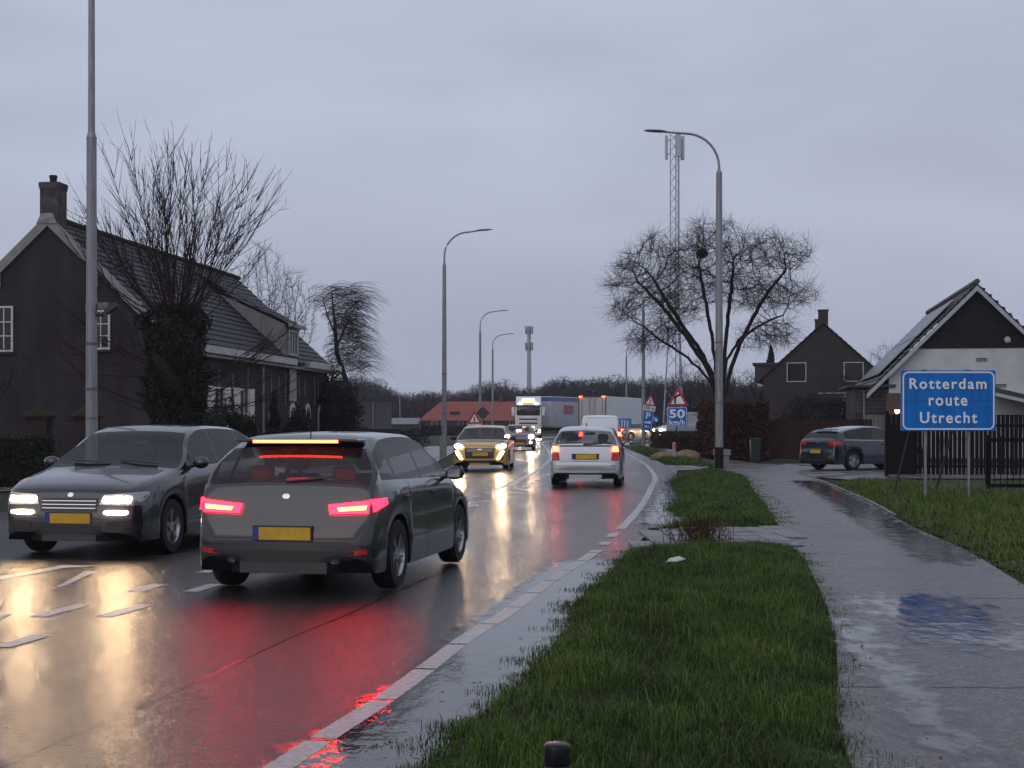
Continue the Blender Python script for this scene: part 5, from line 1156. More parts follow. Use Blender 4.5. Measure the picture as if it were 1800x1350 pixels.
# reflector post and stones
rpx, rpy = G(1185, 811)
rp_ = thing('marker_post', 'short white marker post with red reflector between two stones', 'post', (rpx, rpy, 0))
MB().cbox(-.065, .065, -.04, .04, -.05, .74, .02).build('post_body', mat('marker_white', (.30, .30, .30), .45, var=.4, vscale=8), rp_); MB().cbox(-.035, .035, -.05, -.041, .48, .70, .005).build('reflector', mat('marker_red', (.45, .03, .03), .3, emit=(1, .05, .04), es=.15), rp_)  # reflector given a faint glow in place of returned light
STN = mat('boulder', (.17, .105, .065), .55, col2=(.32, .22, .14), vscale=3, bump=.8, bscale=9)
for (px, wv, dv, hv, lb) in ((1172, .62, .45, .30, 'brown boulder left of the white marker post'), (1208, .62, .45, .36, 'brown boulder right of the white marker post')):
    gx, gy = G(px-8+8, 808); bm = bmesh.new(); bmesh.ops.create_icosphere(bm, subdivisions=4, radius=1)
    for v in bm.verts:
        n_ = 1+.12*grid_noise(v.co.x*1.3+px, v.co.y*1.4+v.co.z, px)+.05*grid_noise(v.co.x*4, v.co.z*4, 2); v.co = Vector((v.co.x*wv*n_, v.co.y*dv*n_, max(-.1, v.co.z)*hv*n_))
    o = MB().add([tuple(v.co) for v in bm.verts], [[v.index for v in f.verts] for f in bm.faces]).build('boulder', STN, smooth=60); bm.free(); o.location = (gx, gy+.2, .03); tag(o, lb, 'boulder', 'boulders on the verge')
# utility cabinet behind the lamp post
gx, gy = G(1270, 822); uc = thing('utility_cabinet', 'pale grey utility cabinet behind the lamp post with the dark base', 'cabinet', (X(1270, 47.2), 47.2, 0))
CAB = mat('cabinet_grey', (.22, .215, .21), .5, var=.2, vscale=5)
MB().cbox(-.23, .23, 0, .3, 0, .42, .01).build('cabinet_body', CAB, uc); MB().cbox(-.27, .27, -.03, .33, .421, .62, .015).build('cabinet_hood', CAB, uc)
# near bollard at bottom edge
bo = thing('bollard', 'round post with a shiny black cap at the bottom edge of the grass', 'bollard', (X(979, 5.0), 5.0, 0))
BZ = Z(1307, 5.0)
MB().lathe([(.0, 0), (.043, 0), (.043, BZ-.06)], 28).build('bollard_shaft', mat('bollard_wood', (.10, .075, .07), .5, var=.3, vscale=20, vstretch=(3, 3, .4)), bo, smooth=40)
MB().lathe([(.043, BZ-.075), (.048, BZ-.073), (.0485, BZ-.012), (.046, BZ-.004), (.041, BZ), (.0, BZ+.002)], 32).build('bollard_cap', mat('cap_black', (.006, .006, .007), .25, spec=.25), bo, smooth=40)
# litter on grass
gx, gy = G(1187, 985, .1)
lt = MB(); vs = [(-.11, -.06, .0), (.02, -.09, .01), (.12, .05, .02), (.05, .09, .045), (-.05, .05, .03), (0, 0, .035)]
lt.add([(a, b, c+.09) for a, b, c in vs], [(0, 1, 5), (1, 2, 5), (2, 3, 5), (3, 4, 5), (4, 0, 5)]); lt.add([(a*.9, b*.9, c+.08) for a, b, c in vs], [(0, 1, 5), (1, 2, 5), (2, 3, 5), (3, 4, 5), (4, 0, 5)])
o = lt.build('paper_litter', mat('paper', (.55, .55, .55), .6)); o.location = (gx, gy, 0); tag(o, 'crumpled white paper lying in the grass near the paved strip', 'litter')
# green bin by the hedge
gb_ = thing('green_bin', 'dark green bin standing against the wooden fence left of the parked car', 'bin', (X(1327, 54), 54, 0))
MB().prism([(-.15, 0), (.15, 0), (.18, .85), (-.18, .85)], -.2, .2).build('bin_body', mat('bin_green', (.004, .016, .012), .4), gb_); MB().cbox(-.19, .19, -.22, .21, .852, .92, .02).build('lid', mat('bin_green'  , (0, 0, 0)), gb_)
mp_ = thing('marker_stub', 'small pale stub post at the foot of the lamp post left of the yellow hatchback', 'post', (X(776, 60), 60, 0))
MB().cbox(-.08, .08, -.05, .05, 0, .95, .02).build('post_body', CAB, mp_)
# ---- fences
def picket(name, label, p0, p1, h, w_, gap, m, z0=.02, rails=(.25, .8), post=2.4, thick=.02, hvar=.0, ph=.1):
    d = Vector((p1[0]-p0[0], p1[1]-p0[1])); ln = d.length; t = thing(name, label, 'fence', (*p0, 0), math.atan2(d.y, d.x))
    mb = MB(); x = 0
    while x < ln-w_:
        dz = random.uniform(-hvar, hvar); mb.box(x, x+w_, -thick, 0, z0, h+dz); x += w_+gap*random.uniform(.7, 1.3)
    mb.build('picket_panel', m, t)
    for r_ in rails: MB().box(0, ln, .002, .05, h*r_-.04, h*r_+.04).build('rail', m, t)
    x = 0
    while x <= ln: MB().box(x-.05, x+.05, .052, .152, 0, h+ph).build('post', m, t); x += post
    return t
BF = mat('black_fence', (.005, .004, .005), .6, var=.3, vscale=4)
RF = mat('brown_fence', (.028, .013, .011), .65, var=.35, vscale=5, vstretch=(4, 4, .5))
picket('picket_fence', 'black open picket fence behind the blue direction sign', (X(1560, 40.3), 40.3), (X(1560, 40.3)+8, 40.1), Z(729, 40.5), .10, .022, BF, rails=(.16, .82))
picket('garden_gate', 'solid black boarded gate at the left end of the picket fence', (X(1560, 40), 39.95), (X(1608, 40)+.0, 39.9), Z(748, 40), .14, .002, BF, rails=(.2, .8), post=.76, ph=.35)
tw = picket('rail_fence', 'low thin dark railing fence at the right edge before the picket fence', (X(1738, 31), 31), (X(1738, 31)+5, 30.2), Z(776, 31)+.12, .018, .10, BF, rails=(.12, .93), post=1.5, ph=.02)
picket('wooden_fence', 'brown vertical board garden fence behind the parked car', (X(1300, 58), 58), (X(1545, 56), 57), Z(737, 58), .14, .006, RF, rails=(.2, .85), ph=0)
# brick planter edge under fence
sheet('fence_paving', [(X(1590, 36), 37.2), (19, 37.2), (19, 40), (X(1560, 40), 40)], .06, PAVER)
# white glints: garden table with chair behind the fence
gt = thing('garden_table', 'pale garden table showing over the middle of the picket fence', 'table', (X(1672, 46), 46, 0))
MB().cbox(-.42, .42, -.3, .3, Z(774, 46), Z(769, 46), .02).build('table_top', CREAM, gt)
for sx_, sy_ in ((-1, -1), (1, -1), (-1, 1), (1, 1)): MB().tube([(sx_*.36, sy_*.24, 0), (sx_*.3, sy_*.2, Z(774, 46))], .02, 6).build('leg', CREAM, gt)
# gate pillars and arched iron gate, left
PB = mat('pillar_brick', (.038, .024, .022), .75, var=.3, vscale=9, bump=.4); 
for px, lb in ((69, 'brick gate pillar with mossy pyramid cap left of the arched iron gate'), (152, 'brick gate pillar with pyramid cap partly behind the closest lamp post')):
    t = thing('gate_pillar', lb, 'pillar', (X(px, 38), 38, 0), 0, 'gate pillars'); k = 38/FP; zt_ = Z(735, 38)
    MB().box(-.28, .28, -.28, .28, 0, zt_).box(-.35, .35, -.35, .35, zt_+.0, zt_+.06).build('pillar_shaft', PB, t)
    MB().add([(-.38, -.38, zt_+.06), (.38, -.38, zt_+.06), (.38, .38, zt_+.06), (-.38, .38, zt_+.06), (0, 0, zt_+.37)], [(0, 1, 4), (1, 2, 4), (2, 3, 4), (3, 0, 4), (3, 2, 1, 0)]).build('pillar_cap', MOSS, t)
ig = thing('iron_gate', 'black arched iron bar gate between the two brick pillars', 'gate', (X(110, 38), 38, 0))
mb = MB(); 
for i in range(13):
    x = -.42+.07*i; mb.tube([(x, 0, .1), (x, 0, 1.18+.3*math.sqrt(max(0, 1-(x/.46)**2)))], .011, 5)
mb.tube([(.44*math.cos(a), 0, 1.2+.3*math.sin(a)) for a in np.linspace(0, math.pi, 16)], .02, 6).tube([(-.43, 0, .2), (.43, 0, .2)], .018, 5); mb.build('gate_bars', BLKPL, ig)
MB().box(-.46, -.43, -.02, .02, 0, 1.3).box(.43, .46, -.02, .02, 0, 1.3).build('gate_frame', BLKPL, ig)
# ---- masts
MST = mat('mast_steel', (.33, .34, .37), .4, metal=.3)
def lattice(px, Y, top, wb, wt, label, nseg, r=.05, ant=2.6):
    t = thing('lattice_mast', label, 'mast', (X(px, Y), Y, 0), R(20)); mb = MB(); br = MB(); n = 3
    def c(i, z):
        w_ = wb+(wt-wb)*min(1, z/(top*.45)); a = 2*math.pi*i/n+.5; return Vector((w_*.577*math.cos(a), w_*.577*math.sin(a), z))
    zs = [0]; 
    while zs[-1] < top: zs.append(zs[-1]+max(.9, (wb+(wt-wb)*min(1, zs[-1]/(top*.45)))*1.1))
    zs[-1] = top
    for i in range(n):
        mb.tube([c(i, 0), c(i, top*.45), c(i, top)], [r*1.7, r*1.3, r], 6)
        for a, b in zip(zs[:-1], zs[1:]): br.tube([c(i, a), c((i+1) % n, b)], r*.42, 4, False); br.tube([c((i+1) % n, a), c(i, b)], r*.42, 4, False)
    mb.build('mast_leg', MST, t); br.build('bracing', MST, t)
    MB().tube([(0, 0, 0), (0, 0, top)], r*.8, 5).build('cable_ladder', mat('mast_dark', (.05, .05, .055), .6), t)
    for i in range(3):
        a = 2*math.pi*i/3+.35; x, y = (wt*.6+.42)*math.cos(a), (wt*.6+.42)*math.sin(a)
        M = Matrix.Translation((x, y, 0)) @ Matrix.Rotation(a, 4, 'Z'); o = MB().cbox(-.12, .12, -.22, .22, top-ant, top-.05, .05, M).build('antenna_panel', mat('antenna', (.46, .47, .50), .4), t)
        MB().box(-.36, -.12, -.05, .05, top-ant*.25, top-ant*.2, M).box(-.36, -.12, -.05, .05, top-ant*.8, top-ant*.75, M).build('antenna_mount', MST, o)
    return t
lattice(1188, 150, Z(236, 150), 2.4, 1.0, 'tall grey lattice mast with antenna panels rising behind the bare tree', 20)
m2 = thing('cell_tower', 'distant round mast with two tiers of antennas beyond the white cab', 'mast', (X(930, 400), 400, 0))
tp = Z(574, 400); MB().tube([(0, 0, 0), (0, 0, tp)], [.75, .5], 8).build('mast_pole', MST, m2)
for zz, nn_ in ((tp-1, 6), (tp-5.6, 6)):
    for i in range(nn_):
        a = 2*math.pi*i/nn_+.3; MB().cbox(1.0*math.cos(a)-.2, 1.0*math.cos(a)+.2, 1.0*math.sin(a)-.2, 1.0*math.sin(a)+.2, zz-1.1, zz+1.1, .05).build('antenna_panel', MST, m2)
    MB().lathe([(.5, zz), (1.1, zz), (1.1, zz+.15), (.5, zz+.15)], 10).build('antenna_ring', MST, m2)
# ================================================================ TREES AND PLANTS
BARK = mat('bark', (.022, .017, .017), .8, var=.3, vscale=6, bump=.5, bscale=14)
TWIG = mat('twigs', (.026, .019, .020), .75, var=.2, vscale=4)
TWIGR = mat('reddish_twigs', (.034, .020, .021), .75, var=.2, vscale=4)
def segs_mesh(name, P0, P1, R0, R1, m, parent=None, n=4):
    P0, P1, R0, R1 = map(np.asarray, (P0, P1, R0, R1)); k = len(P0)
    d = P1-P0; ln = np.linalg.norm(d, axis=1, keepdims=True)+1e-9; d = d/ln
    ref = np.where(np.abs(d[:, 2:3]) < .9, np.array([[0, 0, 1.]]), np.array([[1., 0, 0]])); a = np.cross(d, ref); a /= np.linalg.norm(a, axis=1, keepdims=True); b = np.cross(d, a)
    V = np.zeros((k, 2*n, 3))
    for i in range(n):
        t = 2*math.pi*i/n; o = a*math.cos(t)+b*math.sin(t); V[:, i] = P0+o*R0[:, None]; V[:, n+i] = P1+d*R1[:, None]*.6+o*R1[:, None]
    base = np.arange(k)[:, None]*2*n; q = []
    for i in range(n): j = (i+1) % n; q.append(np.concatenate([base+i, base+j, base+n+j, base+n+i], 1))
    F = np.stack(q, 1).reshape(-1, 4); me = bpy.data.meshes.new(name)
    me.vertices.add(k*2*n); me.vertices.foreach_set('co', V.reshape(-1).astype(np.float32)); me.loops.add(F.size); me.loops.foreach_set('vertex_index', F.reshape(-1).astype(np.int32))
    me.polygons.add(len(F)); me.polygons.foreach_set('loop_start', (np.arange(len(F))*4).astype(np.int32)); me.update(calc_edges=True); me.materials.append(m); me.shade_smooth()
    o = bpy.data.objects.new(name, me); COL.objects.link(o)
    if parent: o.parent = parent
    return o
def colonize(attr, start, step, infl, kill, maxn=9000, bias=(0, 0, .0), seed=1, iters=400, jit=.15):
    rg = np.random.default_rng(seed); nodes = [np.array(p, float) for p, _ in start]; par = [q for _, q in start]
    A = np.array(attr); alive = np.ones(len(A), bool); best = np.full(len(A), 1e9); bi = np.zeros(len(A), int)
    def upd(idx):
        P_ = np.array([nodes[i] for i in idx]); D = np.linalg.norm(A[:, None, :]-P_[None], axis=2); m = D.min(1); am = D.argmin(1); s_ = m < best; best[s_] = m[s_]; bi[s_] = np.array(idx)[am[s_]]
    upd(list(range(len(nodes)))); 
    for it in range(iters):
        s_ = alive & (best < infl)
        if not s_.any(): break
        ids = bi[s_]; dirs = A[s_]-np.array(nodes)[ids]; dirs /= np.linalg.norm(dirs, axis=1, keepdims=True)+1e-9
        acc = {}
        for i, dv in zip(ids, dirs): acc[i] = acc.get(i, 0)+dv
        new = []
        for i, dv in acc.items():
            v = dv/(np.linalg.norm(dv)+1e-9)+np.array(bias)+rg.normal(0, jit, 3); v /= np.linalg.norm(v)
            nodes.append(nodes[i]+v*step); par.append(i); new.append(len(nodes)-1)
        upd(new); alive &= best > kill
        if len(nodes) > maxn: break
    return np.array(nodes), np.array(par)
def radii(par, tip, ex=2.3):
    n = len(par); acc = np.zeros(n)
    for i in range(n-1, -1, -1):
        if acc[i] == 0: acc[i] = tip**ex
        if par[i] >= 0: acc[par[i]] += acc[i]
    return acc**(1/ex)
def tree_from(name, label, loc, nodes, par, tip, root_r, m_tr=BARK, m_tw=TWIG, group=None, thick=.03, rz=0, ex=2.3, twigs=2, tl=.4, droop=-.1, cat='tree', wind=(0, 0), seed=5):
    t = thing(name, label, cat, loc, rz, group); r = radii(par, tip, ex); r = np.minimum(r*(root_r/r[0])**.6 if False else r, root_r); f_ = root_r/r[0]
    r = np.where(r > tip*3, tip*3+(r-tip*3)*((root_r-tip*3)/(max(r[0], tip*3.01)-tip*3)), r)
    ch = np.bincount(par[par >= 0], minlength=len(par)); i = np.where(par >= 0)[0]; p = par[i]
    big = r[i] > thick
    if big.any(): segs_mesh('trunk', nodes[p][big], nodes[i][big], np.minimum(r[p], r[i]*1.35)[big], r[i][big], m_tr, t, 8)
    rg = np.random.default_rng(seed); P0 = [nodes[p][~big]]; P1 = [nodes[i][~big]]; R0 = [np.minimum(r[p], r[i]*1.3)[~big]]; R1 = [r[i][~big]]
    # fine twigs
    src = np.where((r < thick*.9) & (par >= 0))[0]
    for _ in range(twigs):
        s_ = nodes[src]; d0 = s_-nodes[par[src]]; d0 /= np.linalg.norm(d0, axis=1, keepdims=True)+1e-9
        d1 = d0+rg.normal(0, .55, s_.shape); d1 /= np.linalg.norm(d1, axis=1, keepdims=True); l_ = tl*rg.uniform(.4, 1.1, (len(s_), 1))
        e1 = s_+d1*l_*.5; d2 = d1+rg.normal(0, .3, s_.shape)+np.array([wind[0], wind[1], droop]); d2 /= np.linalg.norm(d2, axis=1, keepdims=True); e2 = e1+d2*l_*.6
        P0 += [s_, e1]; P1 += [e1, e2]; R0 += [np.full(len(s_), tip*.9), np.full(len(s_), tip*.7)]; R1 += [np.full(len(s_), tip*.7), np.full(len(s_), tip*.35)]
    segs_mesh('crown', np.concatenate(P0), np.concatenate(P1), np.concatenate(R0), np.concatenate(R1), m_tw, t, 3); return t
def ell(rg, n, c, rad, zmin=-1e9, hollow=0):
    out_ = []
    while len(out_) < n:
        p = rg.uniform(-1, 1, 3); q = np.linalg.norm(p)
        if q < 1 and q > hollow and c[2]+p[2]*rad[2] > zmin: out_.append(np.array(c)+p*np.array(rad))
    return out_
# ---- big bare tree right of the road
rg = np.random.default_rng(11); Yt = 68.0; s_ = FP/Yt
def rel(px, py, y=0): return np.array([X(px, Yt)-X(1262, Yt), y, Z(py, Yt)])
at = []
for (px, py, r_) in ((1110, 470, .85), (1150, 430, .75), (1098, 545, .8), (1150, 510, 1.25), (1200, 455, 1.15), (1190, 540, 1.2), (1238, 425, .95), (1250, 495, 1.2), (1300, 445, 1.1), (1312, 510, 1.2), (1350, 445, 1.05), (1395, 450, .8), (1362, 515, 1.1), (1405, 520, .75), (1378, 585, .85), (1130, 595, .9), (1080, 500, .5), (1170, 590, .8), (1330, 590, .8), (1280, 400, .45), (1225, 395, .4)):
    for yy in (-1.3*r_, 1.3*r_): at += ell(rg, int(105*r_**2)+15, rel(px+rg.uniform(-6, 6), py, yy+rg.uniform(-.4, .4)), (r_, r_*1.3, r_*.9))
st_ = [((0, 0, 0), -1), ((-.02, 0, .8), 0), ((-.05, 0, 1.6), 1)]
limbs = [[rel(1262, 700), rel(1246, 668), rel(1228, 645), rel(1200, 622, .3), rel(1165, 598, .5), rel(1130, 570, .6)],
 [rel(1262, 698, .2), rel(1252, 655, .3), rel(1240, 625, .5), rel(1210, 580, .7), rel(1180, 535, .9), rel(1155, 490, 1.0)],
 [rel(1264, 690, .1), rel(1256, 640, -.3), rel(1248, 590, -.5), rel(1238, 535, -.7), rel(1225, 480, -.8)],
 [rel(1270, 690), rel(1274, 640, .2), rel(1278, 590, .4), rel(1285, 530, .3), rel(1290, 470, .2)],
 [rel(1274, 690, -.2), rel(1284, 645, -.3), rel(1298, 605, -.5), rel(1320, 560, -.7), rel(1345, 515, -.8), rel(1375, 480, -.9)],
 [rel(1272, 680, .3), rel(1280, 630, .5), rel(1310, 590, .9), rel(1350, 565, 1.1), rel(1385, 550, 1.2)],
 [rel(1258, 690, -.3), rel(1240, 650, -.8), rel(1205, 600, -1.3), rel(1160, 545, -1.5), rel(1115, 500, -1.6)]]
for lb in limbs:
    last = 2; pts = [np.array(st_[2][0])]+lb
    for a, b in zip(pts[:-1], pts[1:]):
        n_ = max(1, int(np.linalg.norm(b-a)/.28))
        for k_ in range(1, n_+1): st_.append((tuple(a+(b-a)*k_/n_+rg.normal(0, .02, 3)), last)); last = len(st_)-1
nodes, par = colonize(at, st_, .19, 2.2, .27, 14000, seed=3, jit=.16)
bt = tree_from('bare_tree', 'large spreading bare tree with forked dark trunk beside the cycle path', (X(1262, Yt), Yt, 0), nodes, par, .0075, .22, thick=.04, twigs=3, tl=.8, droop=-.05)
# crow's nest in it
bm = bmesh.new(); bmesh.ops.create_icosphere(bm, subdivisions=2, radius=.28)
P0, P1 = [], []
for _ in range(260):
    v = rg.normal(0, 1, 3); v /= np.linalg.norm(v); c_ = v*np.array([.24, .24, .17])*rg.uniform(.3, 1); d_ = np.cross(v, rg.normal(0, 1, 3)); d_ /= np.linalg.norm(d_); P0.append(c_-d_*.2); P1.append(c_+d_*.2)
bm.free(); nest = segs_mesh('bird_nest', P0, P1, np.full(260, .014), np.full(260, .01), BARK, None, 3); nest.location = (X(1233, Yt), Yt-.3, Z(447, Yt)); tag(nest, 'dark twig nest high in the big bare tree', 'nest')
# ---- pollard with ivy-clad trunk
Yp = 36.0; px0 = X(308, Yp); pt = thing('pollard_tree', 'pollarded tree with ivy covered trunk and fan of bare shoots before the farmhouse', 'tree', (px0, Yp, 0))
zh = Z(560, Yp); rg = np.random.default_rng(5)
MB().tube([(0, 0, 0), (0, 0, .8), (-.05, 0, 2.2), (0, 0, zh-.3), (0, 0, zh+.15)], [.62, .5, .48, .62, .3], 14).build('trunk', BARK, pt, smooth=60)
P0, P1, R0, R1 = [], [], [], []
def shoot(p, d, ln, r, up, nseg=9, tw=True):
    p = np.array(p, float); d = np.array(d, float); d /= np.linalg.norm(d); sl_ = ln/nseg
    for i in range(nseg):
        q = p+d*sl_; r0_ = r*(1-i/nseg)**.8+.0028; r1_ = r*(1-(i+1)/nseg)**.8+.002
        P0.append(p); P1.append(q); R0.append(r0_); R1.append(r1_)
        if tw and i > 0 and rg.random() < .8:
            for _ in range(1 if i < 4 else 3):
                d3 = d*1.25+rg.normal(0, .34, 3); shoot(q, d3, ln*rg.uniform(.14, .34), max(r*.35, .004), up*.8, 4, tw=(ln > 3 and rg.random() < .45))
        p = q; d = d+np.array([0, 0, up])+rg.normal(0, .055, 3); d /= np.linalg.norm(d)
for i in range(84):
    a = rg.uniform(0, 2*math.pi); el_ = rg.uniform(.35, 1.5); d = (math.cos(a)*math.cos(el_), math.sin(a)*math.cos(el_)*.8, math.sin(el_))
    shoot((math.cos(a)*.38*rg.random(), math.sin(a)*.38*rg.random(), zh-.15+rg.uniform(-.25, .3)), d, rg.uniform(2.7, 4.1)*(1 if el_ > .7 else .8), rg.uniform(.010, .020), .12 if el_ < .7 else .03)
for i in range(36):   # low side branches
    a = rg.uniform(0, 2*math.pi); shoot((math.cos(a)*.35, math.sin(a)*.35, rg.uniform(1.6, 3.0)), (math.cos(a), math.sin(a)*.7, rg.uniform(-.15, .35)), rg.uniform(1.6, 3.1), .018, .10, 7)
segs_mesh('crown', P0, P1, R0, R1, TWIGR, pt, 4)
def leaves(name, centers_fn, n, size, m, parent=None, seed=1, norm=None):
    rg_ = np.random.default_rng(seed); C_ = centers_fn(rg_, n); k = len(C_); a = rg_.normal(0, 1, (k, 3)); a /= np.linalg.norm(a, axis=1, keepdims=True); b = np.cross(a, rg_.normal(0, 1, (k, 3))); b /= np.linalg.norm(b, axis=1, keepdims=True)
    s1 = size*rg_.uniform(.6, 1.3, (k, 1)); V = np.stack([C_-a*s1, C_-b*s1*.55, C_+a*s1, C_+b*s1*.55], 1); me = bpy.data.meshes.new(name)
    me.vertices.add(k*4); me.vertices.foreach_set('co', V.reshape(-1).astype(np.float32)); me.loops.add(k*4); me.loops.foreach_set('vertex_index', np.arange(k*4, dtype=np.int32)); me.polygons.add(k); me.polygons.foreach_set('loop_start', (np.arange(k)*4).astype(np.int32))
    at_ = me.attributes.new('rnd', 'FLOAT', 'FACE'); at_.data.foreach_set('value', rg_.random(k).astype(np.float32)); me.update(calc_edges=True); me.materials.append(m)
    o = bpy.data.objects.new(name, me); COL.objects.link(o)
    if parent: o.parent = parent
    return o
IVY = grass_mat('ivy', [(.05, (.006, .008, .005)), (.5, (.010, .015, .008)), (1.0, (.02, .026, .012))], .6)
def ivy_c(rg_, n):
    z = rg_.uniform(0, zh+.35, n); a = rg_.uniform(0, 2*np.pi, n); r_ = (.66+.17*np.sin(z*3+a*2)+.10*np.sin(a*5+z*7)+np.where(z > zh-.9, .16, 0)+np.where(z < 1.2, -.1, 0))*np.sqrt(rg_.uniform(.55, 1.12, n)); r_ = np.where(z > zh, r_*(1-(z-zh)/.6), r_)
    return np.c_[r_*np.cos(a), r_*np.sin(a), z]
leaves('ivy', ivy_c, 15000, .055, IVY, pt, 3)
# ---- hedges and shrubs
def shrub(name, label, cat, loc, rad, n, size, m, shape='ball', stems=True, seed=1, group=None):
    t = thing(name, label, cat, loc, 0, group); rx, ry, h = rad
    def fn(rg_, n_):
        u = rg_.normal(0, 1, (n_, 3)); u /= np.linalg.norm(u, axis=1, keepdims=True); q = rg_.uniform(.35, 1, (n_, 1))**.5
        lump = 1+.16*np.sin(u[:, :1]*5+seed)+.14*np.sin(u[:, 1:2]*6+u[:, 2:]*7+seed)+.08*np.sin(u[:, 2:]*13)
        if shape == 'ball': p = u*q*lump; return np.c_[p[:, 0]*rx, p[:, 1]*ry, h/2+p[:, 2]*h/2]
        if shape == 'cone': z = rg_.uniform(0, 1, n_)**1.3; a = rg_.uniform(0, 2*np.pi, n_); r_ = (1-z)**.8*(.82+.2*np.sin(z*22+a))*np.sqrt(rg_.uniform(.3, 1, n_)); return np.c_[r_*np.cos(a)*rx, r_*np.sin(a)*ry, z*h]
        p = rg_.uniform(-1, 1, (n_, 3)); ax = rg_.integers(0, 3, n_); sgn_ = rg_.choice([-1, 1], n_); dd_ = rg_.uniform(.82, 1.04, n_)
        p[np.arange(n_), ax] = sgn_*dd_; p[:, 0] += .04*np.sin(p[:, 2]*6+p[:, 1]*5); return np.c_[p[:, 0]*rx, p[:, 1]*ry, np.abs(h/2+p[:, 2]*h/2*(1+.03*np.sin(p[:, 0]*7+seed)))]
    leaves('foliage', fn, n, size, m, t, seed)
    rg_ = np.random.default_rng(seed+9); k = 46; b0 = np.c_[rg_.uniform(-.4, .4, k)*rx, rg_.uniform(-.4, .4, k)*ry, np.zeros(k)]; b1 = np.c_[b0[:, 0]*2.0, b0[:, 1]*2.0, rg_.uniform(.5, .95, k)*h]
    if shape == 'cone': b1[:, :2] *= .2
    segs_mesh('stems', b0, b1, np.full(k, .03), np.full(k, .01), BARK, t, 4)
    if shape == 'box': MB().cbox(-rx*.8, rx*.8, -ry*.8, ry*.8, 0, h*.86, .2).build('hedge_core', mat('hedge_core', (.018, .012, .010), .9, bump=1, bscale=20), t)
    return t
BEECH = grass_mat('beech_leaves', [(.05, (.014, .006, .005)), (.5, (.045, .013, .010)), (1.0, (.085, .028, .017))], .5)
EVER = grass_mat('evergreen', [(.05, (.006, .011, .006)), (.5, (.013, .022, .010)), (1.0, (.03, .04, .015))], .5)
DUSK = grass_mat('dark_shrub', [(.05, (.012, .009, .009)), (.5, (.022, .016, .015)), (1.0, (.04, .028, .022))], .6)
Y_ = 57; hb = shrub('beech_hedge', 'tall clipped red-brown beech hedge behind the utility cabinet', 'hedge', (X(1303, Y_), Y_+2.4, 0), (X(1352, Y_)-X(1303, Y_), 2.6, Z(706, Y_)), 26000, .055, BEECH, 'box', seed=2)
shrub('low_hedge', 'low red-brown hedge behind the speed sign post', 'hedge', (X(1208, 84), 84, 0), (1.9, 2.6, Z(762, 84)+.1), 9000, .07, BEECH, 'box', seed=4)
shrub('low_shrub', 'dark low shrub bed right of the marker post and boulders', 'shrub', (X(1232, 62), 62, 0), (1.0, 1.4, .65), 5000, .05, DUSK, 'ball', seed=6)
shrub('dark_hedge', 'dark clipped hedge at the left edge below the farmhouse gable', 'hedge', (X(5, 34), 34, 0), (1.0, .7, Z(768, 34)), 16000, .035, EVER, 'box', seed=7)
shrub('evergreen_shrub', 'wide rounded evergreen bush under the shuttered farmhouse windows', 'shrub', (X(400, 44), 44, 0), (1.15, .9, Z(712, 44)), 9000, .055, EVER, 'ball', seed=8)
shrub('evergreen_shrub', 'smaller evergreen bush against the foot of the ivy covered trunk', 'shrub', (X(355, 42), 42, 0), (.8, .7, Z(722, 42)), 6000, .05, EVER, 'ball', seed=12)
shrub('conifer_shrub', 'narrow conifer in front of the first arched farmhouse window', 'shrub', (X(482, 50), 50, 0), (.5, .5, Z(686, 50)), 7000, .05, EVER, 'cone', seed=13)
shrub('conifer_shrub', 'low dark conifer between the arched farmhouse windows', 'shrub', (X(527, 55), 55, 0), (.6, .6, Z(720, 55)), 5000, .05, EVER, 'ball', seed=14)
shrub('climbing_shrub', 'dark tangled climber covering the far end of the farmhouse wall', 'shrub', (X(590, 61), 61, 0), (1.0, .9, Z(655, 61)), 14000, .055, DUSK, 'ball', seed=15)
shrub('climbing_shrub', 'low dark thicket in front of the large board seen from behind', 'shrub', (X(640, 84), 84, 0), (3.2, 1.2, Z(757, 84)+.2), 9000, .08, DUSK, 'ball', seed=16)
shrub('garden_bush', 'dark leafless bush filling the garden before the brown brick house', 'shrub', (X(1450, 72), 72, 0), (2.3, 1.4, Z(690, 72)), 12000, .06, DUSK, 'ball', seed=17)
shrub('spruce_tree', 'small dark spruce top showing left of the brown brick house', 'tree', (X(1355, 112), 112, 0), (1.5, 1.5, Z(608, 112)), 12000, .10, EVER, 'cone', seed=18)
shrub('field_hedge', 'long dark hedge in front of the red roofed barn', 'hedge', (X(800, 165), 165, 0), (7.5, 1.0, 1.15), 12000, .11, DUSK, 'box', seed=19)
# dry weeds on the paved strip
gx, gy = G(1228, 960); P0, P1, R0, R1 = [], [], [], []; rg = np.random.default_rng(8)
for i in range(170):
    b = np.array([rg.normal(0, .17), rg.normal(0, .12), 0]); d = np.array([rg.normal(0, .35), rg.normal(0, .35), 1.0])*rg.uniform(.12, .36); m_ = b+d*.6; e = b+d+rg.normal(0, .03, 3)
    P0 += [b, m_]; P1 += [m_, e]; R0 += [.004, .003]; R1 += [.003, .0025]
    if rg.random() < .7: P0.append(m_); P1.append(m_+rg.normal(0, .06, 3)+np.array([0, 0, .05])); R0.append(.0035); R1.append(.004)
wd = segs_mesh('dry_weeds', P0, P1, R0, R1, mat('dry_stem', (.07, .035, .022), .7, var=.3), None, 4); wd.location = (gx, gy, .05); tag(wd, 'tuft of dry brown weeds beside the paved strip in the verge', 'weeds')
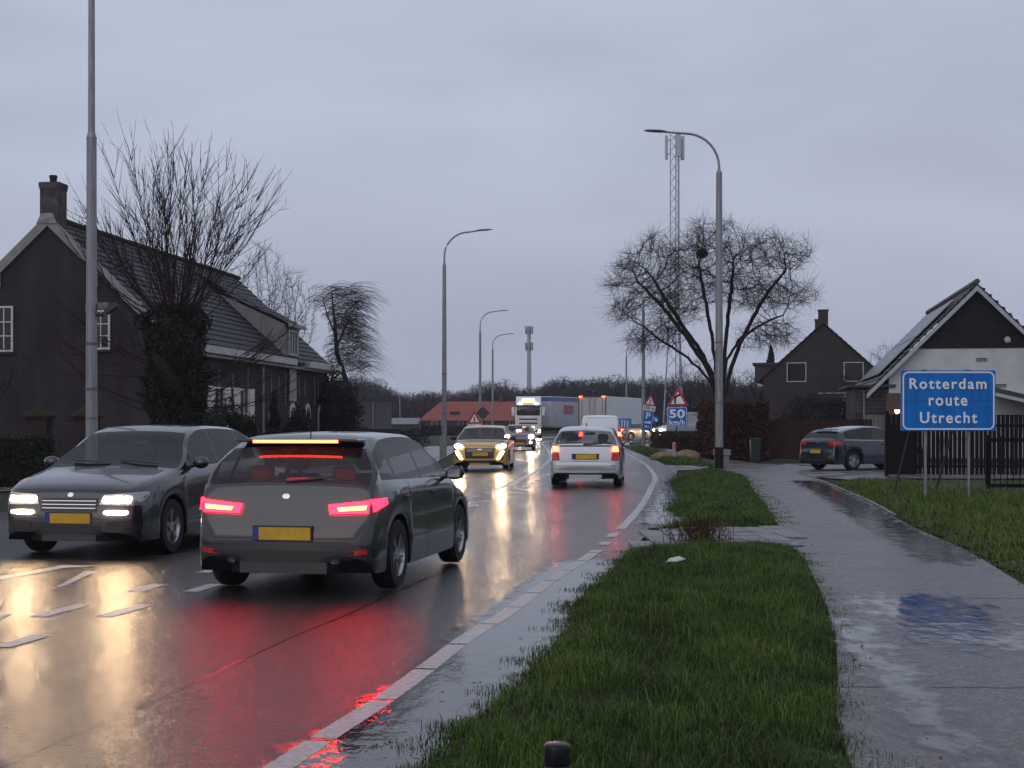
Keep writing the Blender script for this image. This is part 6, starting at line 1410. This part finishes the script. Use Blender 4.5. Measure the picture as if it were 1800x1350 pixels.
# ---- bare trees beyond the farmhouse, the willow, and others
def bare(label, px, Y, ztop, cy, rad, seed, tip=.008, rr=.2, n=900, name='bare_tree', group=None, step=.28, tl=.6, bias=(0, 0, .25), tw=3, m=TWIG, zb_=None, wind=(0, 0), droop=.4, kill=.42, hz=None):
    rg_ = np.random.default_rng(seed); cz = ztop-rad[2]; at_ = ell(rg_, n, (0, 0, cz), rad); z0 = max(.6, cz-rad[2]*.9); st2 = [((0, 0, 0), -1)]; k_ = max(2, int(z0/.4))
    for i in range(1, k_+1): st2.append(((rg_.normal(0, .02)*i, rg_.normal(0, .02)*i, z0*i/k_), i-1))
    nd, pr = colonize(at_, st2, step, 3.5, kill, 4500, bias=bias, seed=seed, jit=.2)
    return tree_from(name, label, (X(px, Y), Y, 0), nd, pr, tip, rr, m_tw=m, thick=.05, twigs=tw, tl=tl, droop=droop, group=group, wind=wind, seed=seed)
bare('tall bare poplar rising behind the farmhouse roof', 462, 84, Z(425, 84), 0, (2.1, 2.0, 4.6), 21, n=1100, m=TWIGR, bias=(0, 0, .5))
bare('lower bare tree beside the poplar behind the farmhouse roof', 512, 88, Z(470, 88), 0, (1.7, 1.8, 3.4), 22, n=800, m=TWIGR, bias=(.1, 0, .4))
bare('small bare tree behind the roof gap between the two right houses', 1556, 110, Z(600, 110), 0, (1.6, 1.5, 2.0), 23, n=400)
bare('thin bare orchard tree before the brown brick house', 1478, 80, Z(640, 80), 0, (1.8, 1.4, 1.8), 24, n=420, tip=.009, m=TWIGR)
for i, (px, Y, pt_, rw) in enumerate(((1238, 105, 618, 2.2), (1292, 110, 640, 2.3), (1325, 100, 650, 2.0), (1210, 135, 640, 2.6), (1150, 170, 655, 3.0))):
    bare(['slender bare tree left of the big tree trunk fork', 'bare tree in the haze right of the tall lamp post', 'lower bare tree above the red-brown hedge', 'hazy bare tree behind the lattice mast foot', 'hazy bare tree above the white box trailer'][i], px, Y, Z(pt_, Y), 0, (rw, 1.8, 2.6), 40+i, tip=.010, n=420, group='bare trees beyond the signs')
# bare twigs creeping in at the left edge
bare('reddish bare shrub at the very left edge before the farmhouse wall', -22, 37, Z(600, 37), 0, (.75, .6, 1.0), 60, tip=.006, rr=.05, n=260, name='bare_shrub', m=TWIGR, step=.16, kill=.2, tl=.3)
# wind-blown weeping willow/birch
Yw = 92.0; wt = thing('willow_tree', 'wind-blown weeping tree with drooping twigs beyond the end of the farmhouse', 'tree', (X(622, Yw), Yw, 0)); rg = np.random.default_rng(31)
k = Yw/FP; zz = lambda py: Z(py, Yw); xx = lambda px: X(px, Yw)-X(622, Yw)
MB().tube([(0, 0, 0), (xx(615), 0, zz(690)), (xx(592), 0, zz(620)), (xx(588), 0, zz(560)), (xx(583), 0, zz(515))], [.22, .19, .15, .09, .03], 8).tube([(xx(592), 0, zz(610)), (xx(610), .2, zz(565)), (xx(628), .2, zz(530))], [.09, .06, .02], 6).tube([(xx(590), 0, zz(590)), (xx(575), .2, zz(555)), (xx(566), .2, zz(520))], [.07, .05, .02], 6).build('trunk', BARK, wt, smooth=60)
P0, P1, R0, R1 = [], [], [], []
for i in range(1150):
    u = rg.random(); zc_ = zz(515)+(zz(660)-zz(515))*u**1.2; hw_ = (1.4+.5*math.sin(u*9))*(1-.25*u)
    p = np.array([xx(588+22*u)+rg.uniform(-1.3, 1.1)*hw_*.8, rg.uniform(-1, 1)*1.2, zc_+rg.uniform(-.1, .4)]); d = np.array([rg.uniform(.2, .9), rg.normal(0, .2), rg.uniform(.2, .7)]); ln = rg.uniform(.8, 2.5)
    for s_i in range(6):
        d /= np.linalg.norm(d); q = p+d*ln/6; P0.append(p); P1.append(q); R0.append(.009*(1-s_i/7)+.004); R1.append(.009*(1-(s_i+1)/7)+.003); p = q; d = d+np.array([.22, 0, -.34])+rg.normal(0, .05, 3)
segs_mesh('crown', P0, P1, R0, R1, TWIG, wt, 3)
# ---- far woodland: one mass
def wood(name, label, spots, seed, m):
    protos = []
    for s_i in range(5):
        rg_ = np.random.default_rng(seed+s_i); at_ = ell(rg_, 420, (0, 0, 6.3), (3.6, 3.6, 4.4)); st2 = [((0, 0, 0), -1), ((0, 0, 1), 0), ((.1, 0, 2), 1), ((.1, .1, 2.8), 2)]
        nd, pr = colonize(at_, st2, .5, 5, .7, 1500, bias=(0, 0, .3), seed=seed+s_i, jit=.2); r = np.minimum(radii(pr, .022, 2.2), .3); i = np.where(pr >= 0)[0]; p = pr[i]
        a0, a1_, b0, b1 = nd[p], nd[i], np.minimum(r[p], r[i]*1.3), r[i]; src = i[r[i] < .08]
        for _ in range(2):
            d0 = nd[src]-nd[pr[src]]; d0 /= np.linalg.norm(d0, axis=1, keepdims=True); d1 = d0+rg_.normal(0, .5, d0.shape); d1 /= np.linalg.norm(d1, axis=1, keepdims=True); a0 = np.concatenate([a0, nd[src]]); a1_ = np.concatenate([a1_, nd[src]+d1*.8]); b0 = np.concatenate([b0, np.full(len(src), .022)]); b1 = np.concatenate([b1, np.full(len(src), .012)])
        protos.append((a0, a1_, b0, b1))
    A0, A1, B0, B1 = [], [], [], []; rg_ = np.random.default_rng(seed+50)
    for (x, y, h) in spots:
        a0, a1_, b0, b1 = protos[rg_.integers(0, 5)]; s0 = h/10.7; ca, sa = math.cos(x*7), math.sin(x*7); M = np.array([[ca*s0, -sa*s0, 0], [sa*s0, ca*s0, 0], [0, 0, s0]]).T
        A0.append(a0@M+[x, y, 0]); A1.append(a1_@M+[x, y, 0]); B0.append(b0*s0); B1.append(b1*s0)
    o = segs_mesh(name, np.concatenate(A0), np.concatenate(A1), np.concatenate(B0), np.concatenate(B1), m, None, 3); return tag(o, label, 'woodland', kind='stuff')
rg = np.random.default_rng(77); spots = []
def hline(px):  # top of the tree line in photo pixels
    return np.interp(px, [620, 640, 665, 700, 720, 760, 800, 850, 885, 910, 930, 960, 1000, 1060, 1120, 1170, 1200, 1320, 1420], [655, 652, 662, 685, 682, 680, 682, 668, 662, 670, 675, 660, 655, 653, 655, 660, 655, 660, 675])
for px in np.arange(560, 1440, 9.5):
    for row in range(4):
        Y = 232+row*16+rg.uniform(-5, 5); p_ = px+rg.uniform(-8, 8); h = (Z(hline(p_), Y))*rg.uniform(.80, 1.0)*(1-.03*(3-row)); spots.append((X(p_, Y), Y, h))
wood('woodland', 'long dark belt of bare trees along the horizon', spots, 90, TWIG)
# dense undergrowth at its foot
def ug(rg_, n):
    px = rg_.uniform(380, 1500, n); Y = rg_.uniform(226, 300, n); zt_ = (742-np.interp(px, [380, 620, 665, 700, 900, 1060, 1500], [690, 678, 690, 702, 695, 682, 690]))*Y/FP+H; return np.c_[(px-900)*Y/FP, Y, rg_.random(n)**.7*zt_*(.8+.2*np.sin(px*.11)+.12*np.sin(px*.37))]
o = leaves('undergrowth', ug, 60000, .42, DUSK, None, 4); tag(o, 'dense dark undergrowth filling the foot of the far tree belt', 'undergrowth', kind='stuff')
# ================================================================ HAZE
hz = MB().box(-640, 640, -80, 920, -1.03, 60).build('haze')
hm = bpy.data.materials.new('haze'); hm.use_nodes = True; n = hm.node_tree.nodes; l = hm.node_tree.links
n.remove(n['Principled BSDF']); v = n.new('ShaderNodeVolumePrincipled'); v.inputs['Color'].default_value = (.80, .80, .88, 1); v.inputs['Density'].default_value = .00045; v.inputs['Anisotropy'].default_value = .2
l.new(v.outputs[0], n['Material Output'].inputs['Volume']); hz.data.materials.append(hm); tag(hz, 'damp grey air over the whole scene', 'haze', kind='stuff')
